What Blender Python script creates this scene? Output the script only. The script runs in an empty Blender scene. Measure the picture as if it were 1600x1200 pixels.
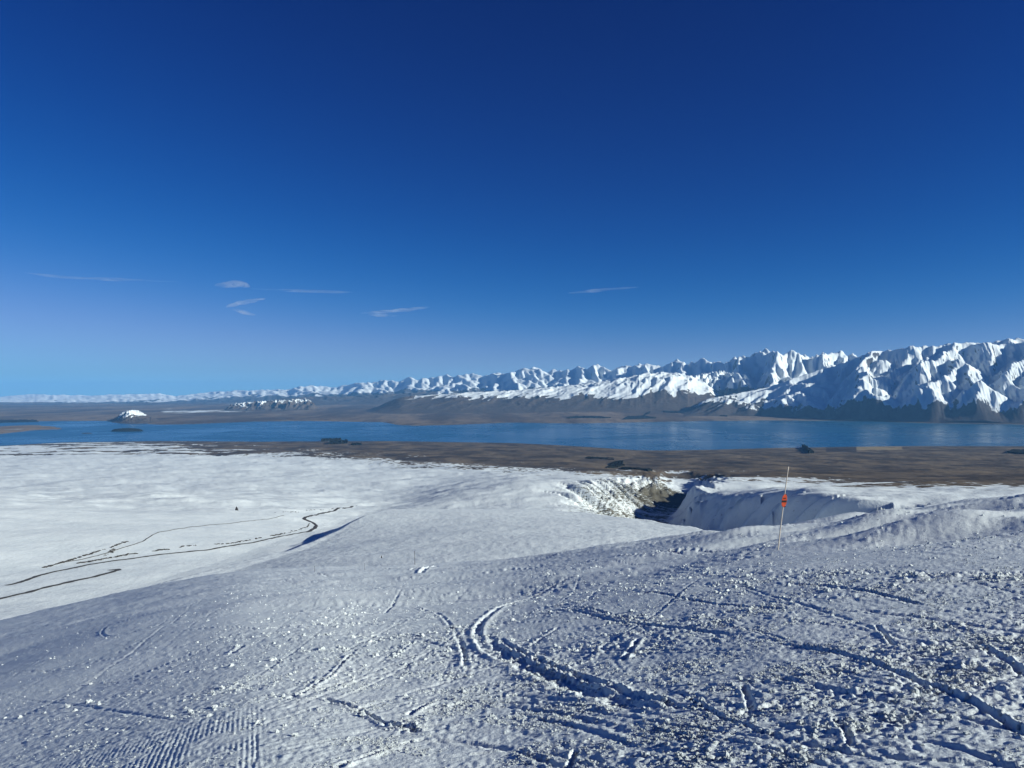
import bpy, math
import numpy as np

C = bpy.context.scene
COL = C.collection
R2 = math.radians

# ------------------------------------------------------------------ camera, sky, sun, exposure
cam = bpy.data.cameras.new('camera')
cam_o = bpy.data.objects.new('camera', cam)
COL.objects.link(cam_o)
cam.sensor_width = 36.0
cam.lens = 26.7
cam.clip_start = 0.1
cam.clip_end = 300000.0
cam_o.rotation_euler = (R2(90.87), 0, 0)
C.camera = cam_o

SUN_AZ, SUN_EL = 109.0, 21.0          # degrees clockwise from the view direction / above the horizon
world = bpy.data.worlds.new('World')
C.world = world
world.use_nodes = True
nt = world.node_tree
bg = nt.nodes['Background']
sky = nt.nodes.new('ShaderNodeTexSky')
sky.sky_type = 'NISHITA'
sky.sun_disc = False
sky.sun_elevation = R2(SUN_EL)
sky.sun_rotation = R2(SUN_AZ)
sky.altitude = 3000
sky.air_density = 1.0
sky.dust_density = 0.0
sky.ozone_density = 3.0
# deep, contrasty blue of a phone picture: each channel goes through one soft curve a*x^g / (1 + b*x^g)
SKY_CURVE = ((5.2, 125.0, 540.0), (2.2, 1.90, 2.45), (1.6, 1.62, 0.95))
sep = nt.nodes.new('ShaderNodeSeparateColor')
comb = nt.nodes.new('ShaderNodeCombineColor')
nt.links.new(sky.outputs[0], sep.inputs[0])


def _w(op, a, b):
    n = nt.nodes.new('ShaderNodeMath'); n.operation = op
    for q, v in enumerate((a, b)):
        if hasattr(v, 'links'): nt.links.new(v, n.inputs[q])
        else: n.inputs[q].default_value = v
    return n.outputs[0]


for k, (g_, a_, b_) in enumerate(SKY_CURVE):
    t_ = _w('POWER', _w('MULTIPLY', sep.outputs[k], 0.1), g_)
    t_ = _w('DIVIDE', _w('MULTIPLY', t_, a_ * 6.4), _w('ADD', _w('MULTIPLY', t_, b_), 1.0))
    nt.links.new(t_, comb.inputs[k])
nt.links.new(comb.outputs[0], bg.inputs[0])
bg.inputs[1].default_value = 0.1

sun = bpy.data.lights.new('sun', 'SUN')
sun.energy = 5.0
sun.angle = R2(0.53)
sun.color = (1.0, 0.995, 0.90)
sun_o = bpy.data.objects.new('sun', sun)
COL.objects.link(sun_o)
sun_o.rotation_euler = (R2(90 - SUN_EL), 0, R2(180 - SUN_AZ))

C.view_settings.view_transform = 'Standard'
C.view_settings.look = 'None'
C.view_settings.exposure = 0.55
C.view_settings.gamma = 1.0
C.cycles.max_bounces = 6
C.cycles.diffuse_bounces = 1
C.cycles.volume_bounces = 1
C.cycles.transparent_max_bounces = 8

# ------------------------------------------------------------------ helpers
F = 1186.0          # focal length in pixels of a 1600 px wide picture
HOR = 618.0         # row of the eye-level horizon
LAKE = -600.0       # lake level below the eye


def tag(o, label, cat, group=None, kind=None):
    o['label'] = label
    o['category'] = cat
    if group: o['group'] = group
    if kind: o['kind'] = kind
    return o


def hash2(ix, iy, seed):
    h = (ix.astype(np.uint32) * np.uint32(374761393) + iy.astype(np.uint32) * np.uint32(668265263)
         + np.uint32((seed * 2246822519) & 0xffffffff))
    h = (h ^ (h >> np.uint32(13))) * np.uint32(1274126177)
    return h ^ (h >> np.uint32(16))


_GA = np.arange(64) * (2 * math.pi / 64)
_GX, _GY = np.cos(_GA).astype(np.float32), np.sin(_GA).astype(np.float32)


def perlin(x, y, seed=0):
    x = np.asarray(x, dtype=np.float64); y = np.asarray(y, dtype=np.float64)
    fx0 = np.floor(x); fy0 = np.floor(y)
    ix = fx0.astype(np.int64); iy = fy0.astype(np.int64)
    fx = (x - fx0).astype(np.float32); fy = (y - fy0).astype(np.float32)
    def g(dx, dy):
        k = hash2(ix + dx, iy + dy, seed) & np.uint32(63)
        return _GX[k] * (fx - dx) + _GY[k] * (fy - dy)
    u = fx * fx * fx * (fx * (fx * 6 - 15) + 10)
    v = fy * fy * fy * (fy * (fy * 6 - 15) + 10)
    a = g(0, 0); a = a + u * (g(1, 0) - a)
    b = g(0, 1); b = b + u * (g(1, 1) - b)
    return (a + v * (b - a)) * 1.5


def fbm(x, y, octaves=4, seed=0, gain=0.5, lac=2.03):
    s = 0.0; a = 1.0; f = 1.0
    for k in range(octaves):
        s = s + a * perlin(x * f + 17.3 * k, y * f - 9.1 * k, seed + k)
        a *= gain; f *= lac
    return s


def ridged(x, y, octaves=4, seed=0, gain=0.5, lac=2.1):
    s = 0.0; a = 0.5; f = 1.0; w = 1.0
    for k in range(octaves):
        n = 1.0 - np.abs(perlin(x * f + 11.7 * k, y * f + 5.3 * k, seed + k)) * 1.3
        n = np.clip(n, 0, 1) ** 2
        s = s + a * n * w
        w = np.clip(n * 1.6, 0, 1)
        a *= gain; f *= lac
    return s


def sharp(x, y, octaves=4, seed=0, gain=0.5, lac=2.07):
    """Straight-sided ridges with knife crests, 0..1."""
    s = 0.0; a = 1.0; f = 1.0; tot = 0.0
    for k in range(octaves):
        s = s + a * (1.0 - np.clip(np.abs(perlin(x * f + 11.7 * k, y * f + 5.3 * k, seed + k)) * 1.9, 0, 1))
        tot += a; a *= gain; f *= lac
    return s / tot


def sstep(a, b, x):
    t = np.clip((np.asarray(x, dtype=float) - a) / (b - a), 0, 1)
    return t * t * (3 - 2 * t)


def smax(a, b, k):
    h = np.clip(0.5 + 0.5 * (a - b) / k, 0, 1)
    return b + (a - b) * h + k * h * (1 - h)


def curve(xs, ys, lo, hi, n=2000, smooth=25):
    """A smoothed table: returns a function."""
    t = np.linspace(lo, hi, n)
    v = np.interp(t, xs, ys)
    if smooth > 1:
        k = np.hanning(smooth + 2)[1:-1]; k /= k.sum()
        v = np.convolve(np.pad(v, smooth, mode='edge'), k, mode='same')[smooth:-smooth]
    return lambda q: np.interp(q, t, v)


def mesh_from(name, verts, faces=None, quads=None, tris=None, mat=None, smooth=True, attrs=None, parent=None):
    me = bpy.data.meshes.new(name)
    verts = np.asarray(verts, dtype=np.float32).reshape(-1, 3)
    if faces is not None:
        me.from_pydata(verts.tolist(), [], faces)
    else:
        f = np.asarray(quads if quads is not None else tris, dtype=np.int32)
        n = f.shape[1]
        me.vertices.add(len(verts)); me.vertices.foreach_set('co', verts.ravel())
        me.loops.add(f.size); me.loops.foreach_set('vertex_index', f.ravel())
        me.polygons.add(len(f))
        me.polygons.foreach_set('loop_start', np.arange(0, f.size, n, dtype=np.int32))
        me.update(calc_edges=True)
    me.polygons.foreach_set('use_smooth', np.full(len(me.polygons), smooth, dtype=bool))
    for k, a in (attrs or {}).items():
        at = me.attributes.new(k, 'FLOAT', 'POINT')
        at.data.foreach_set('value', np.asarray(a, dtype=np.float32).ravel())
    if mat is not None: me.materials.append(mat)
    me.validate()
    o = bpy.data.objects.new(name, me)
    COL.objects.link(o)
    if parent is not None: o.parent = parent
    return o


def grid_quads(nr, nc, wrap=False):
    i = np.arange(nr - 1)[:, None]
    j = np.arange(nc if wrap else nc - 1)[None, :]
    j2 = (j + 1) % nc
    a = i * nc + j; b = i * nc + j2; c = (i + 1) * nc + j2; d = (i + 1) * nc + j
    return np.stack([a, b, c, d], -1).reshape(-1, 4)     # counter-clockwise from above for clockwise columns is flipped below


def grid_mesh(name, X, Y, Z, mat, attrs=None, wrap=False):
    nr, nc = X.shape
    q = grid_quads(nr, nc, wrap)[:, ::-1]
    return mesh_from(name, np.stack([X, Y, Z], -1), quads=q, mat=mat, attrs=attrs)


# ------------------------------------------------------------------ materials
def new_mat(name):
    m = bpy.data.materials.new(name)
    m.use_nodes = True
    b = m.node_tree.nodes['Principled BSDF']
    return m, m.node_tree, b


def N(nt, typ, **kw):
    n = nt.nodes.new(typ)
    for k, v in kw.items():
        setattr(n, k, v)
    return n


def noise(nt, scale, detail=4, rough=0.55, coord=None, stretch=None, dist=0.0):
    t = N(nt, 'ShaderNodeTexNoise')
    t.inputs['Scale'].default_value = scale
    t.inputs['Detail'].default_value = detail
    t.inputs['Roughness'].default_value = rough
    t.inputs['Distortion'].default_value = dist
    if coord is None:
        coord = N(nt, 'ShaderNodeTexCoord').outputs['Object']
    if stretch is not None:
        mp = N(nt, 'ShaderNodeMapping')
        mp.inputs['Scale'].default_value = stretch
        nt.links.new(coord, mp.inputs['Vector']); coord = mp.outputs[0]
    nt.links.new(coord, t.inputs['Vector'])
    return t.outputs['Fac']


def math_n(nt, op, a, b=None, clamp=False):
    n = N(nt, 'ShaderNodeMath', operation=op)
    n.use_clamp = clamp
    for i, v in enumerate((a, b)):
        if v is None: continue
        if hasattr(v, 'links'): nt.links.new(v, n.inputs[i])
        else: n.inputs[i].default_value = v
    return n.outputs[0]


def map_r(nt, v, a, b, c=0.0, d=1.0, smooth=True):
    n = N(nt, 'ShaderNodeMapRange')
    n.interpolation_type = 'SMOOTHSTEP' if smooth else 'LINEAR'
    nt.links.new(v, n.inputs['Value'])
    n.inputs['From Min'].default_value = a; n.inputs['From Max'].default_value = b
    n.inputs['To Min'].default_value = c; n.inputs['To Max'].default_value = d
    return n.outputs['Result']


def mixc(nt, fac, a, b):
    n = N(nt, 'ShaderNodeMix', data_type='RGBA')
    for sock, v in ((n.inputs[0], fac), (n.inputs[6], a), (n.inputs[7], b)):
        if hasattr(v, 'links'): nt.links.new(v, sock)
        elif isinstance(v, tuple): sock.default_value = (*v, 1)
        else: sock.default_value = v
    return n.outputs[2]


def attr(nt, name):
    n = N(nt, 'ShaderNodeAttribute')
    n.attribute_name = name
    return n.outputs['Fac']


def bump(nt, b, height, strength, dist):
    n = N(nt, 'ShaderNodeBump')
    n.inputs['Strength'].default_value = strength
    n.inputs['Distance'].default_value = dist
    nt.links.new(height, n.inputs['Height'])
    nt.links.new(n.outputs[0], b.inputs['Normal'])
    return n


SNOW = (0.685, 0.75, 0.758)
SNOW2 = (0.635, 0.705, 0.718)


def plain_mat(name, col, rough=0.8, spec=0.2, var=0.25, scale=8.0):
    m, t, b = new_mat(name)
    n = noise(t, scale, 5)
    dark = tuple(c * (1 - var) for c in col); lite = tuple(min(1, c * (1 + var)) for c in col)
    t.links.new(mixc(t, n, dark, lite), b.inputs['Base Color'])
    b.inputs['Roughness'].default_value = rough
    b.inputs['Specular IOR Level'].default_value = spec
    bump(t, b, n, 0.3, 0.02)
    return m


def piste_mat():
    m, t, b = new_mat('piste_snow')
    n1 = noise(t, 0.35, 4); n2 = noise(t, 30.0, 4, 0.65); n3 = noise(t, 5.0, 5, 0.6)
    t.links.new(mixc(t, map_r(t, n1, 0.35, 0.65), SNOW2, SNOW), b.inputs['Base Color'])
    b.inputs['Roughness'].default_value = 0.55
    b.inputs['Specular IOR Level'].default_value = 0.25
    h = math_n(t, 'ADD', math_n(t, 'MULTIPLY', n2, 0.012), math_n(t, 'MULTIPLY', n3, 0.03))
    bump(t, b, h, 0.7, 1.0)
    return m


def valley_mat():
    m, t, b = new_mat('valley_ground')
    s = attr(t, 'snow'); sc = attr(t, 'scrub'); fi = attr(t, 'field'); dk = attr(t, 'earth')
    na = noise(t, 0.004, 6, 0.6, stretch=(1, 0.55, 1))
    nb = noise(t, 0.03, 5, 0.65, stretch=(1, 0.6, 1))
    nc = noise(t, 0.25, 4, 0.6)
    grass = mixc(t, map_r(t, na, 0.38, 0.62), (0.058, 0.048, 0.036), (0.150, 0.120, 0.080))
    grass = mixc(t, map_r(t, nb, 0.5, 0.72, 0, 0.75), grass, (0.036, 0.032, 0.026))
    grass = mixc(t, math_n(t, 'MULTIPLY', fi, 0.9), grass, (0.26, 0.21, 0.125))
    grass = mixc(t, dk, grass, (0.030, 0.028, 0.028))
    nn = math_n(t, 'ADD', math_n(t, 'MULTIPLY', na, 0.4), math_n(t, 'MULTIPLY', nb, 0.6))
    k = math_n(t, 'ADD', s, math_n(t, 'MULTIPLY', math_n(t, 'SUBTRACT', nn, 0.5), 2.6))
    k = map_r(t, k, 0.42, 0.58)
    snow = mixc(t, map_r(t, nb, 0.35, 0.65), SNOW2, SNOW)
    base = mixc(t, k, grass, snow)
    ns = noise(t, 0.22, 5, 0.8, stretch=(0.45, 1.3, 1))
    sm = map_r(t, math_n(t, 'ADD', sc, math_n(t, 'MULTIPLY', math_n(t, 'SUBTRACT', ns, 0.5), 2.6)), 0.45, 0.6)
    sm = math_n(t, 'MULTIPLY', sm, map_r(t, sc, 0.02, 0.25))
    base = mixc(t, sm, base, (0.088, 0.083, 0.062))
    t.links.new(base, b.inputs['Base Color'])
    b.inputs['Roughness'].default_value = 0.7
    b.inputs['Specular IOR Level'].default_value = 0.15
    nd = noise(t, 0.9, 4, 0.6)
    h = math_n(t, 'ADD', math_n(t, 'MULTIPLY', nc, 0.9), math_n(t, 'MULTIPLY', nb, 3.0))
    h = math_n(t, 'ADD', h, math_n(t, 'MULTIPLY', nd, 0.28))
    bump(t, b, h, 0.55, 1.0)
    return m


def mountain_mat(name, rock=(0.060, 0.060, 0.064), low=(0.060, 0.050, 0.042), sc=1.0):
    """snow: 0..1 vertex cover from slope and height; the shader frays it."""
    m, t, b = new_mat(name)
    s = attr(t, 'snow'); lo = attr(t, 'low')
    n1 = noise(t, 0.0022 * sc, 6, 0.62); n2 = noise(t, 0.012 * sc, 5, 0.65)
    nn = math_n(t, 'ADD', math_n(t, 'MULTIPLY', n1, 0.5), math_n(t, 'MULTIPLY', n2, 0.5))
    k = map_r(t, math_n(t, 'ADD', s, math_n(t, 'MULTIPLY', math_n(t, 'SUBTRACT', nn, 0.5), 1.5)), 0.40, 0.60)
    bare = mixc(t, lo, rock, low)
    bare = mixc(t, map_r(t, n2, 0.4, 0.65), bare, mixc(t, 0.5, bare, (0.03, 0.03, 0.032)))
    t.links.new(mixc(t, k, bare, SNOW), b.inputs['Base Color'])
    b.inputs['Roughness'].default_value = 0.75
    b.inputs['Specular IOR Level'].default_value = 0.1
    h = math_n(t, 'ADD', math_n(t, 'MULTIPLY', n1, 26.0), math_n(t, 'MULTIPLY', n2, 8.0))
    bump(t, b, h, 0.5, 1.0)
    return m


def far_land_mat():
    m, t, b = new_mat('far_tussock_land')
    s = attr(t, 'snow')
    na = noise(t, 0.0006, 6, 0.6, stretch=(1, 0.25, 1))
    nb = noise(t, 0.0035, 5, 0.65, stretch=(1, 0.3, 1))
    g = mixc(t, map_r(t, na, 0.38, 0.62), (0.075, 0.060, 0.050), (0.190, 0.150, 0.110))
    g = mixc(t, map_r(t, nb, 0.48, 0.66, 0, 0.7), g, (0.050, 0.045, 0.042))
    g = mixc(t, map_r(t, nb, 0.40, 0.26, 0, 0.6), g, (0.22, 0.185, 0.12))
    nn = math_n(t, 'ADD', math_n(t, 'MULTIPLY', na, 0.5), math_n(t, 'MULTIPLY', nb, 0.5))
    k = map_r(t, math_n(t, 'ADD', s, math_n(t, 'MULTIPLY', math_n(t, 'SUBTRACT', nn, 0.5), 1.8)), 0.44, 0.58)
    t.links.new(mixc(t, k, g, SNOW2), b.inputs['Base Color'])
    b.inputs['Roughness'].default_value = 0.85
    b.inputs['Specular IOR Level'].default_value = 0.05
    bump(t, b, nb, 0.5, 40.0)
    return m


def lake_mat():
    m, t, b = new_mat('lake_water')
    big = noise(t, 0.00045, 5, 0.6, stretch=(1, 0.22, 1), dist=0.6)
    str_ = noise(t, 0.0016, 5, 0.62, stretch=(0.5, 0.6, 1), dist=0.8)
    k = math_n(t, 'ADD', math_n(t, 'MULTIPLY', big, 0.6), math_n(t, 'MULTIPLY', str_, 0.4))
    b.inputs['Base Color'].default_value = (0.005, 0.075, 0.150, 1)
    t.links.new(map_r(t, k, 0.38, 0.62, 0.21, 0.34), b.inputs['Roughness'])
    b.inputs['IOR'].default_value = 1.333
    b.inputs['Specular IOR Level'].default_value = 0.5
    w = noise(t, 0.004, 5, 0.6, stretch=(1, 0.4, 1))
    bump(t, b, w, 0.25, 6.0)
    return m


M_PISTE = piste_mat()
M_VALLEY = valley_mat()
M_FARLAND = far_land_mat()
M_MASSIF = mountain_mat('massif_snow_and_rock')
M_RANGE = mountain_mat('far_range_snow_and_rock', (0.10, 0.10, 0.11), (0.07, 0.062, 0.058), 0.5)
M_HILL = mountain_mat('tussock_hill_under_snow', (0.085, 0.070, 0.055), (0.085, 0.070, 0.055), 0.9)
M_LAKE = lake_mat()

# ------------------------------------------------------------------ height of the land round the camera
G_PX = np.array([-400, 0, 200, 400, 640, 800, 1000, 1200, 1400, 1600, 2000.])
G_V = np.array([400, 334, 283, 247, 243, 226, 190, 150, 121, 97, 66.])
th_k, g_k = [], []
for d in np.arange(-180, 181, 5.0):
    a = R2(d)
    if abs(d) > 52:
        th_k.append(a); g_k.append(0.185 * math.cos(a) - 0.185 * math.sin(a))
    elif abs(d) <= 45:
        u = math.tan(a)
        th_k.append(a); g_k.append(np.interp(800 + F * u, G_PX, G_V) / F * math.cos(a))
g_fun = curve(th_k, g_k, -math.pi, math.pi, 3601, 61)
RE_PX = np.array([-600, 0, 400, 800, 1200, 1600, 2200.])
RE_V = np.array([170, 150, 120, 85, 42, 46, 55.])
re_fun = curve(RE_PX, RE_V, -3000, 4600, 3000, 61)

P_D = np.array([0, 200, 300, 500, 700, 1000, 1500, 2200, 3000, 4000, 5500, 7000, 8200, 8800, 9000, 9200, 10500, 14000.])
P_Z = np.array([-75, -100, -116, -147, -172, -198, -247, -301, -352, -407, -472, -530, -573, -594, -600, -606, -625, -650.])
p_fun = curve(np.log(P_D + 200), P_Z, math.log(200), math.log(14200), 3000, 61)
SH_PX = np.array([-600, 0, 100, 250, 400, 600, 800, 900, 1000, 1100, 1200, 1400, 1600, 2200.])
SH_PY = np.array([698, 697, 691, 689, 690, 689, 692, 697, 704, 703, 700, 697, 697, 697.])
sh_fun = curve(SH_PX, 600 * F / (SH_PY - HOR), -3000, 4600, 3000, 41)
RAV = np.array([(1500, 470), (1050, 560), (800, 640), (600, 735), (440, 850), (352, 1020), (308, 1300), (305, 1600), (345, 1800), (450, 2050), (650, 2700), (800, 3500), (900, 4200)], float)
RAV_DEPTH = np.array([25, 55, 80, 92, 96, 92, 88, 92, 92, 76, 50, 25, 0.0])
_t0 = np.concatenate([[0], np.cumsum(np.hypot(*np.diff(RAV, axis=0).T))])
_t1 = np.linspace(0, _t0[-1], 400)
_kk = np.hanning(43); _kk /= _kk.sum()
_sm = lambda v: np.convolve(np.pad(np.interp(_t1, _t0, v), 21, mode='reflect', reflect_type='odd'), _kk, 'valid')
RAV_DEPTH = np.interp(_t1, _t0, RAV_DEPTH)[::9]
RAV = np.stack([_sm(RAV[:, 0]), _sm(RAV[:, 1])], 1)[::9]
RAV_S = np.concatenate([[0], np.cumsum(np.hypot(*np.diff(RAV, axis=0).T))])


def ravine(x, y):
    """Signed distance (positive on the right bank), arc length and depth along the ravine."""
    best = np.full(np.shape(x), 1e9); sg = np.ones(np.shape(x)); arc = np.zeros(np.shape(x))
    for k in range(len(RAV) - 1):
        (ax, ay), (bx, by) = RAV[k], RAV[k + 1]
        dx, dy = bx - ax, by - ay
        t = np.clip(((x - ax) * dx + (y - ay) * dy) / (dx * dx + dy * dy), 0, 1)
        d = np.hypot(x - ax - t * dx, y - ay - t * dy)
        m = d < best
        best = np.where(m, d, best)
        sg = np.where(m, np.sign((x - ax) * dy - (y - ay) * dx), sg)
        arc = np.where(m, RAV_S[k] + t * (RAV_S[k + 1] - RAV_S[k]), arc)
    return best * sg, arc, np.interp(arc, RAV_S, RAV_DEPTH)


sp_h = curve([0, 150, 200, 300, 600, 900, 1200, 1350, 1600], [-40, -49, -54, -64, -99, -134, -167, -185, -220], 0, 1600, 1600, 61)
sp_l = curve([0, 500, 800, 1100, 1300, 1450], [-250, -250, -236, -222, -215, -195], 0, 1600, 1600, 61)
sp_r = curve([0, 300, 600, 800, 1000, 1200, 1350, 1600], [60, 120, 195, 190, 155, 105, 40, 0], 0, 1600, 1600, 61)


def col_of(x, y):
    return 800 + F * np.clip(x / np.maximum(y, 1e-3), -2.5, 2.5)


def z_slope(x, y):
    """The convex ski slope the camera stands on."""
    R = np.hypot(x, y); th = np.arctan2(x, y)
    px = np.where(y > 0, col_of(x, y), np.where(x > 0, 3700, -2100))
    Re = re_fun(px)
    z = -1.65 - R * g_fun(th)
    z = z - 2.58 / Re ** 2 * np.maximum(R - 0.6 * Re, 0) ** 2
    z = z - 0.0007 * np.maximum(R - 1.35 * Re, 0) ** 2
    w = sstep(3, 25, R)
    z = z + w * 0.22 * fbm(x / 14, y / 9, 3, 5)
    # drifts near the right crest
    dr = sstep(6, 13, x) * sstep(17, 24, R) * sstep(70, 40, R)
    z = z + dr * (0.50 * perlin(x / 5.5 + 0.3, y / 2.9 + 0.7, 9) + 0.12 * perlin(x / 2.2, y / 1.1, 10))
    return z


def z_valley(x, y):
    R = np.hypot(x, y)
    d = np.maximum(y, 0.3 * R)
    px = np.where(y > 0, col_of(x, y), np.where(x > 0, 3700, -2100))
    Ys = sh_fun(px)
    de = d * (1 + (9000 / Ys - 1) * sstep(2500, 7800, d))
    z = p_fun(np.log(np.minimum(de, 14000) + 200))
    t_in = sstep(120, 430, x - 0.05 * y)
    t_l = 60 * sstep(-450, 60, x) * np.interp(d, [1380, 1850, 2600, 4500], [0, 1, 0.85, 0])
    z = z + np.maximum(t_l, 74 * t_in * np.interp(d, [0, 500, 700, 900, 1100, 1250, 2200, 4500], [0.25, 0.6, 0.66, 0.74, 0.95, 1, 0.5, 0]))
    z = z + 0.085 * np.clip(-x - 330, 0, 560) * sstep(450, 800, d) * sstep(2600, 1500, d)
    rz_ = sstep(-120, -200, x) * sstep(-900, -600, x) * sstep(450, 600, d) * sstep(1650, 1300, d)      # graded ground by the road
    # rolling ground, stronger on the moraine, gone at the shore
    shore = sstep(9100, 8000, de)
    z = z + shore * (12 * (1 - 0.5 * rz_) * fbm(x / 620, y / 520, 3, 21) + 4.6 * (1 - 0.75 * rz_) * fbm(x / 190, y / 130, 3, 25)) * sstep(350, 900, R)
    z = z + shore * sstep(250, 500, R) * (1 - 0.7 * rz_) * (0.9 * fbm(x / 45, y / 30, 3, 31) + 0.30 * fbm(x / 13, y / 8, 2, 35))
    z = z + shore * sstep(850, 1300, d) * (1 - 0.5 * rz_) * 1.5 * fbm(x / 170 + 0.3 * perlin(x / 300, y / 200, 38), y / 40, 3, 37)
    mor = sstep(1500, 1900, d) * sstep(4200, 2600, d)
    z = z + mor * 13 * np.maximum(ridged(x / 420, y / 300, 3, 41) - 0.35, 0) * sstep(300, -500, x - 0.1 * y)
    # gullies in the brown flats
    br = sstep(2800, 4000, d) * shore
    z = z - br * 10 * np.maximum(ridged(x / 900 + 3, y / 1100, 3, 45) - 0.55, 0) * 2
    # the spur below the slope
    dl = np.maximum(sp_l(y) - x, 0) * 1.05; drr = np.maximum(x - sp_r(y), 0); dy = np.maximum(y - 1330, 0)
    dist = np.sqrt(dl ** 2 + drr ** 2 + (0.8 * dy) ** 2)
    dist = dist + 16 * fbm(x / 75, y / 95, 3, 51) * sstep(10, 90, dist)
    s = sp_h(np.clip(y, 0, 1600)) - 90 * sstep(-90, 195, dist) ** 1.2 + 1.5 * fbm(x / 150, y / 110, 3, 55) * sstep(200, 400, R)
    s = s + 0.30 * fbm(x / 9, y / 7, 3, 57) * sstep(200, 400, R)
    s = s - 0.00022 * np.clip(110 - x, 0, 330) ** 2 * sstep(1260, 820, y)
    s = s - 6 * np.maximum(dist - 150, 0)
    z = smax(z, s, 9.0)
    # the ravine
    near_rav = (y > 380) & (y < 4300) & (x > -300) & (x < 1700)
    cut = np.zeros(np.shape(z))
    if np.any(near_rav):
        xr, yr = x[near_rav], y[near_rav]
        off, arc, depth = ravine(xr, yr)
        flute = sharp((arc + 0.8 * off) / 70, off / 900, 2, 61)
        fine_ = sharp((arc + 0.8 * off) / 26, off / 400, 2, 63)
        wide = np.where(off > 0, 105, 105 + 180 * sstep(1300, 1650, yr))
        half = wide * (0.44 + (1.0 * flute + 0.24 * fine_) * np.where(off > 0, 1.0, 0.5))
        pr = 1 - sstep(0.06, 1.0, np.abs(off) / half)
        cut[near_rav] = depth * pr + 9 * pr * (1 - pr) * fbm(arc / 22, off / 45, 4, 67)
    return z - cut


def z_land(x, y):
    a = z_slope(x, y)
    b = z_valley(x, y)
    return np.where(np.hypot(x, y) < 90, a, smax(a, b, 4.0))


def hit(px, py, d0=230.0, d1=11000.0, n=2600):
    """First point of the valley seen along a line of sight (used to lay out roads and trees on the ground)."""
    u = (px - 800) / F
    d = np.exp(np.linspace(math.log(d0), math.log(d1), n))
    z = z_land(u * d, d)
    k = np.argmax(-z / d * F <= (py - HOR))
    return u * d[k], d[k], z[k]


# ------------------------------------------------------------------ the ski slope
fine = np.linspace(R2(-37.2), R2(37.2), 960)
TH = np.concatenate([np.linspace(-math.pi, fine[0], 60)[1:-1], fine, np.linspace(fine[-1], math.pi, 60)[1:-1], [math.pi]])
Rs = np.linspace(3.2, 225, 40000)
dens = 1957 * 0.55 / Rs ** 2 + 58 / Rs
cum = np.concatenate([[0], np.cumsum((dens[1:] + dens[:-1]) / 2 * np.diff(Rs))])
nrow = int(cum[-1])
RR = np.concatenate([[0.05, 0.6, 1.2, 1.8, 2.4, 2.8], np.interp(np.linspace(0, cum[-1], nrow), cum, Rs)])
TT, RG = np.meshgrid(TH, RR)
X, Y = RG * np.sin(TT), RG * np.cos(TT)
Z = z_land(X, Y)


def g_at(px):
    return np.interp(px, G_PX, G_V)


def ground_pt(px, py):
    px = np.asarray(px, float); py = np.asarray(py, float)
    y = 1957.0 / np.maximum(py - HOR - g_at(px), 12.0)
    return (px - 800) / F * y, y


rough = np.zeros_like(X)
near = RG < 120
rng = np.random.default_rng(7)


def resample(pts, n):
    pts = np.asarray(pts, float)
    # Catmull-Rom-ish smoothing by chord length
    s = np.concatenate([[0], np.cumsum(np.hypot(*np.diff(pts, axis=0).T))])
    t = np.linspace(0, s[-1], n)
    x = np.interp(t, s, pts[:, 0]); y = np.interp(t, s, pts[:, 1])
    if n > 8 and len(pts) > 2:
        w = max(3, n // (3 * len(pts))) | 1
        k = np.hanning(w + 2); k /= k.sum()
        h = len(k) // 2
        xp = np.concatenate([2 * x[0] - x[h:0:-1], x, 2 * x[-1] - x[-2:-h - 2:-1]])
        yp = np.concatenate([2 * y[0] - y[h:0:-1], y, 2 * y[-1] - y[-2:-h - 2:-1]])
        x = np.convolve(xp, k, 'valid'); y = np.convolve(yp, k, 'valid')
    return np.stack([x, y], 1)


def stroke(pix, width, depth, berm=0.6, side=0, rgh=0.0, n=24, taper=True, seed=0):
    """A ski or sled track cut along a line on the snow: a groove with thrown-up snow on one or both rims."""
    global Z
    p = resample(pix, n)
    gx, gy = ground_pt(p[:, 0], p[:, 1])
    lo_x, hi_x, lo_y, hi_y = gx.min() - 4 * width, gx.max() + 4 * width, gy.min() - 4 * width, gy.max() + 4 * width
    m = (X > lo_x) & (X < hi_x) & (Y > lo_y) & (Y < hi_y)
    if not m.any(): return
    x = X[m]; y = Y[m]
    best = np.full(x.shape, 1e9); sgn = np.zeros(x.shape); tt = np.zeros(x.shape)
    wob = width * 0.35
    x2 = x + wob * perlin(x / (3 * width), y / (3 * width), 300 + seed)
    y2 = y + wob * perlin(x / (3 * width), y / (3 * width), 400 + seed)
    for i in range(n - 1):
        ax, ay, bx, by = gx[i], gy[i], gx[i + 1], gy[i + 1]
        dx, dy = bx - ax, by - ay
        L2 = dx * dx + dy * dy + 1e-9
        t = np.clip(((x2 - ax) * dx + (y2 - ay) * dy) / L2, 0, 1)
        d = np.hypot(x2 - ax - t * dx, y2 - ay - t * dy)
        k = d < best
        best[k] = d[k]; sgn[k] = np.sign((x2 - ax) * dy - (y2 - ay) * dx)[k]; tt[k] = ((i + t) / (n - 1))[k]
    q = best / width
    end = np.minimum(sstep(0, 0.12, tt), sstep(1, 0.85, tt)) if taper else 1.0
    var = 0.75 + 0.5 * fbm(x / (5 * width), y / (5 * width), 2, 500 + seed)
    prof = -np.clip(1 - q ** 2, 0, 1) ** 0.7
    b = np.exp(-((q - 1.45) / 0.55) ** 2) * berm
    if side: b = b * np.where(sgn * side > 0, 1.0, 0.15)
    Z[m] += end * depth * var * (prof + b * (0.6 + 0.8 * np.abs(perlin(x / (0.5 * width), y / (0.5 * width), 600 + seed))))
    rough[m] = np.maximum(rough[m], rgh * end * np.clip(1.25 - q / 2.6, 0, 1))


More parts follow.
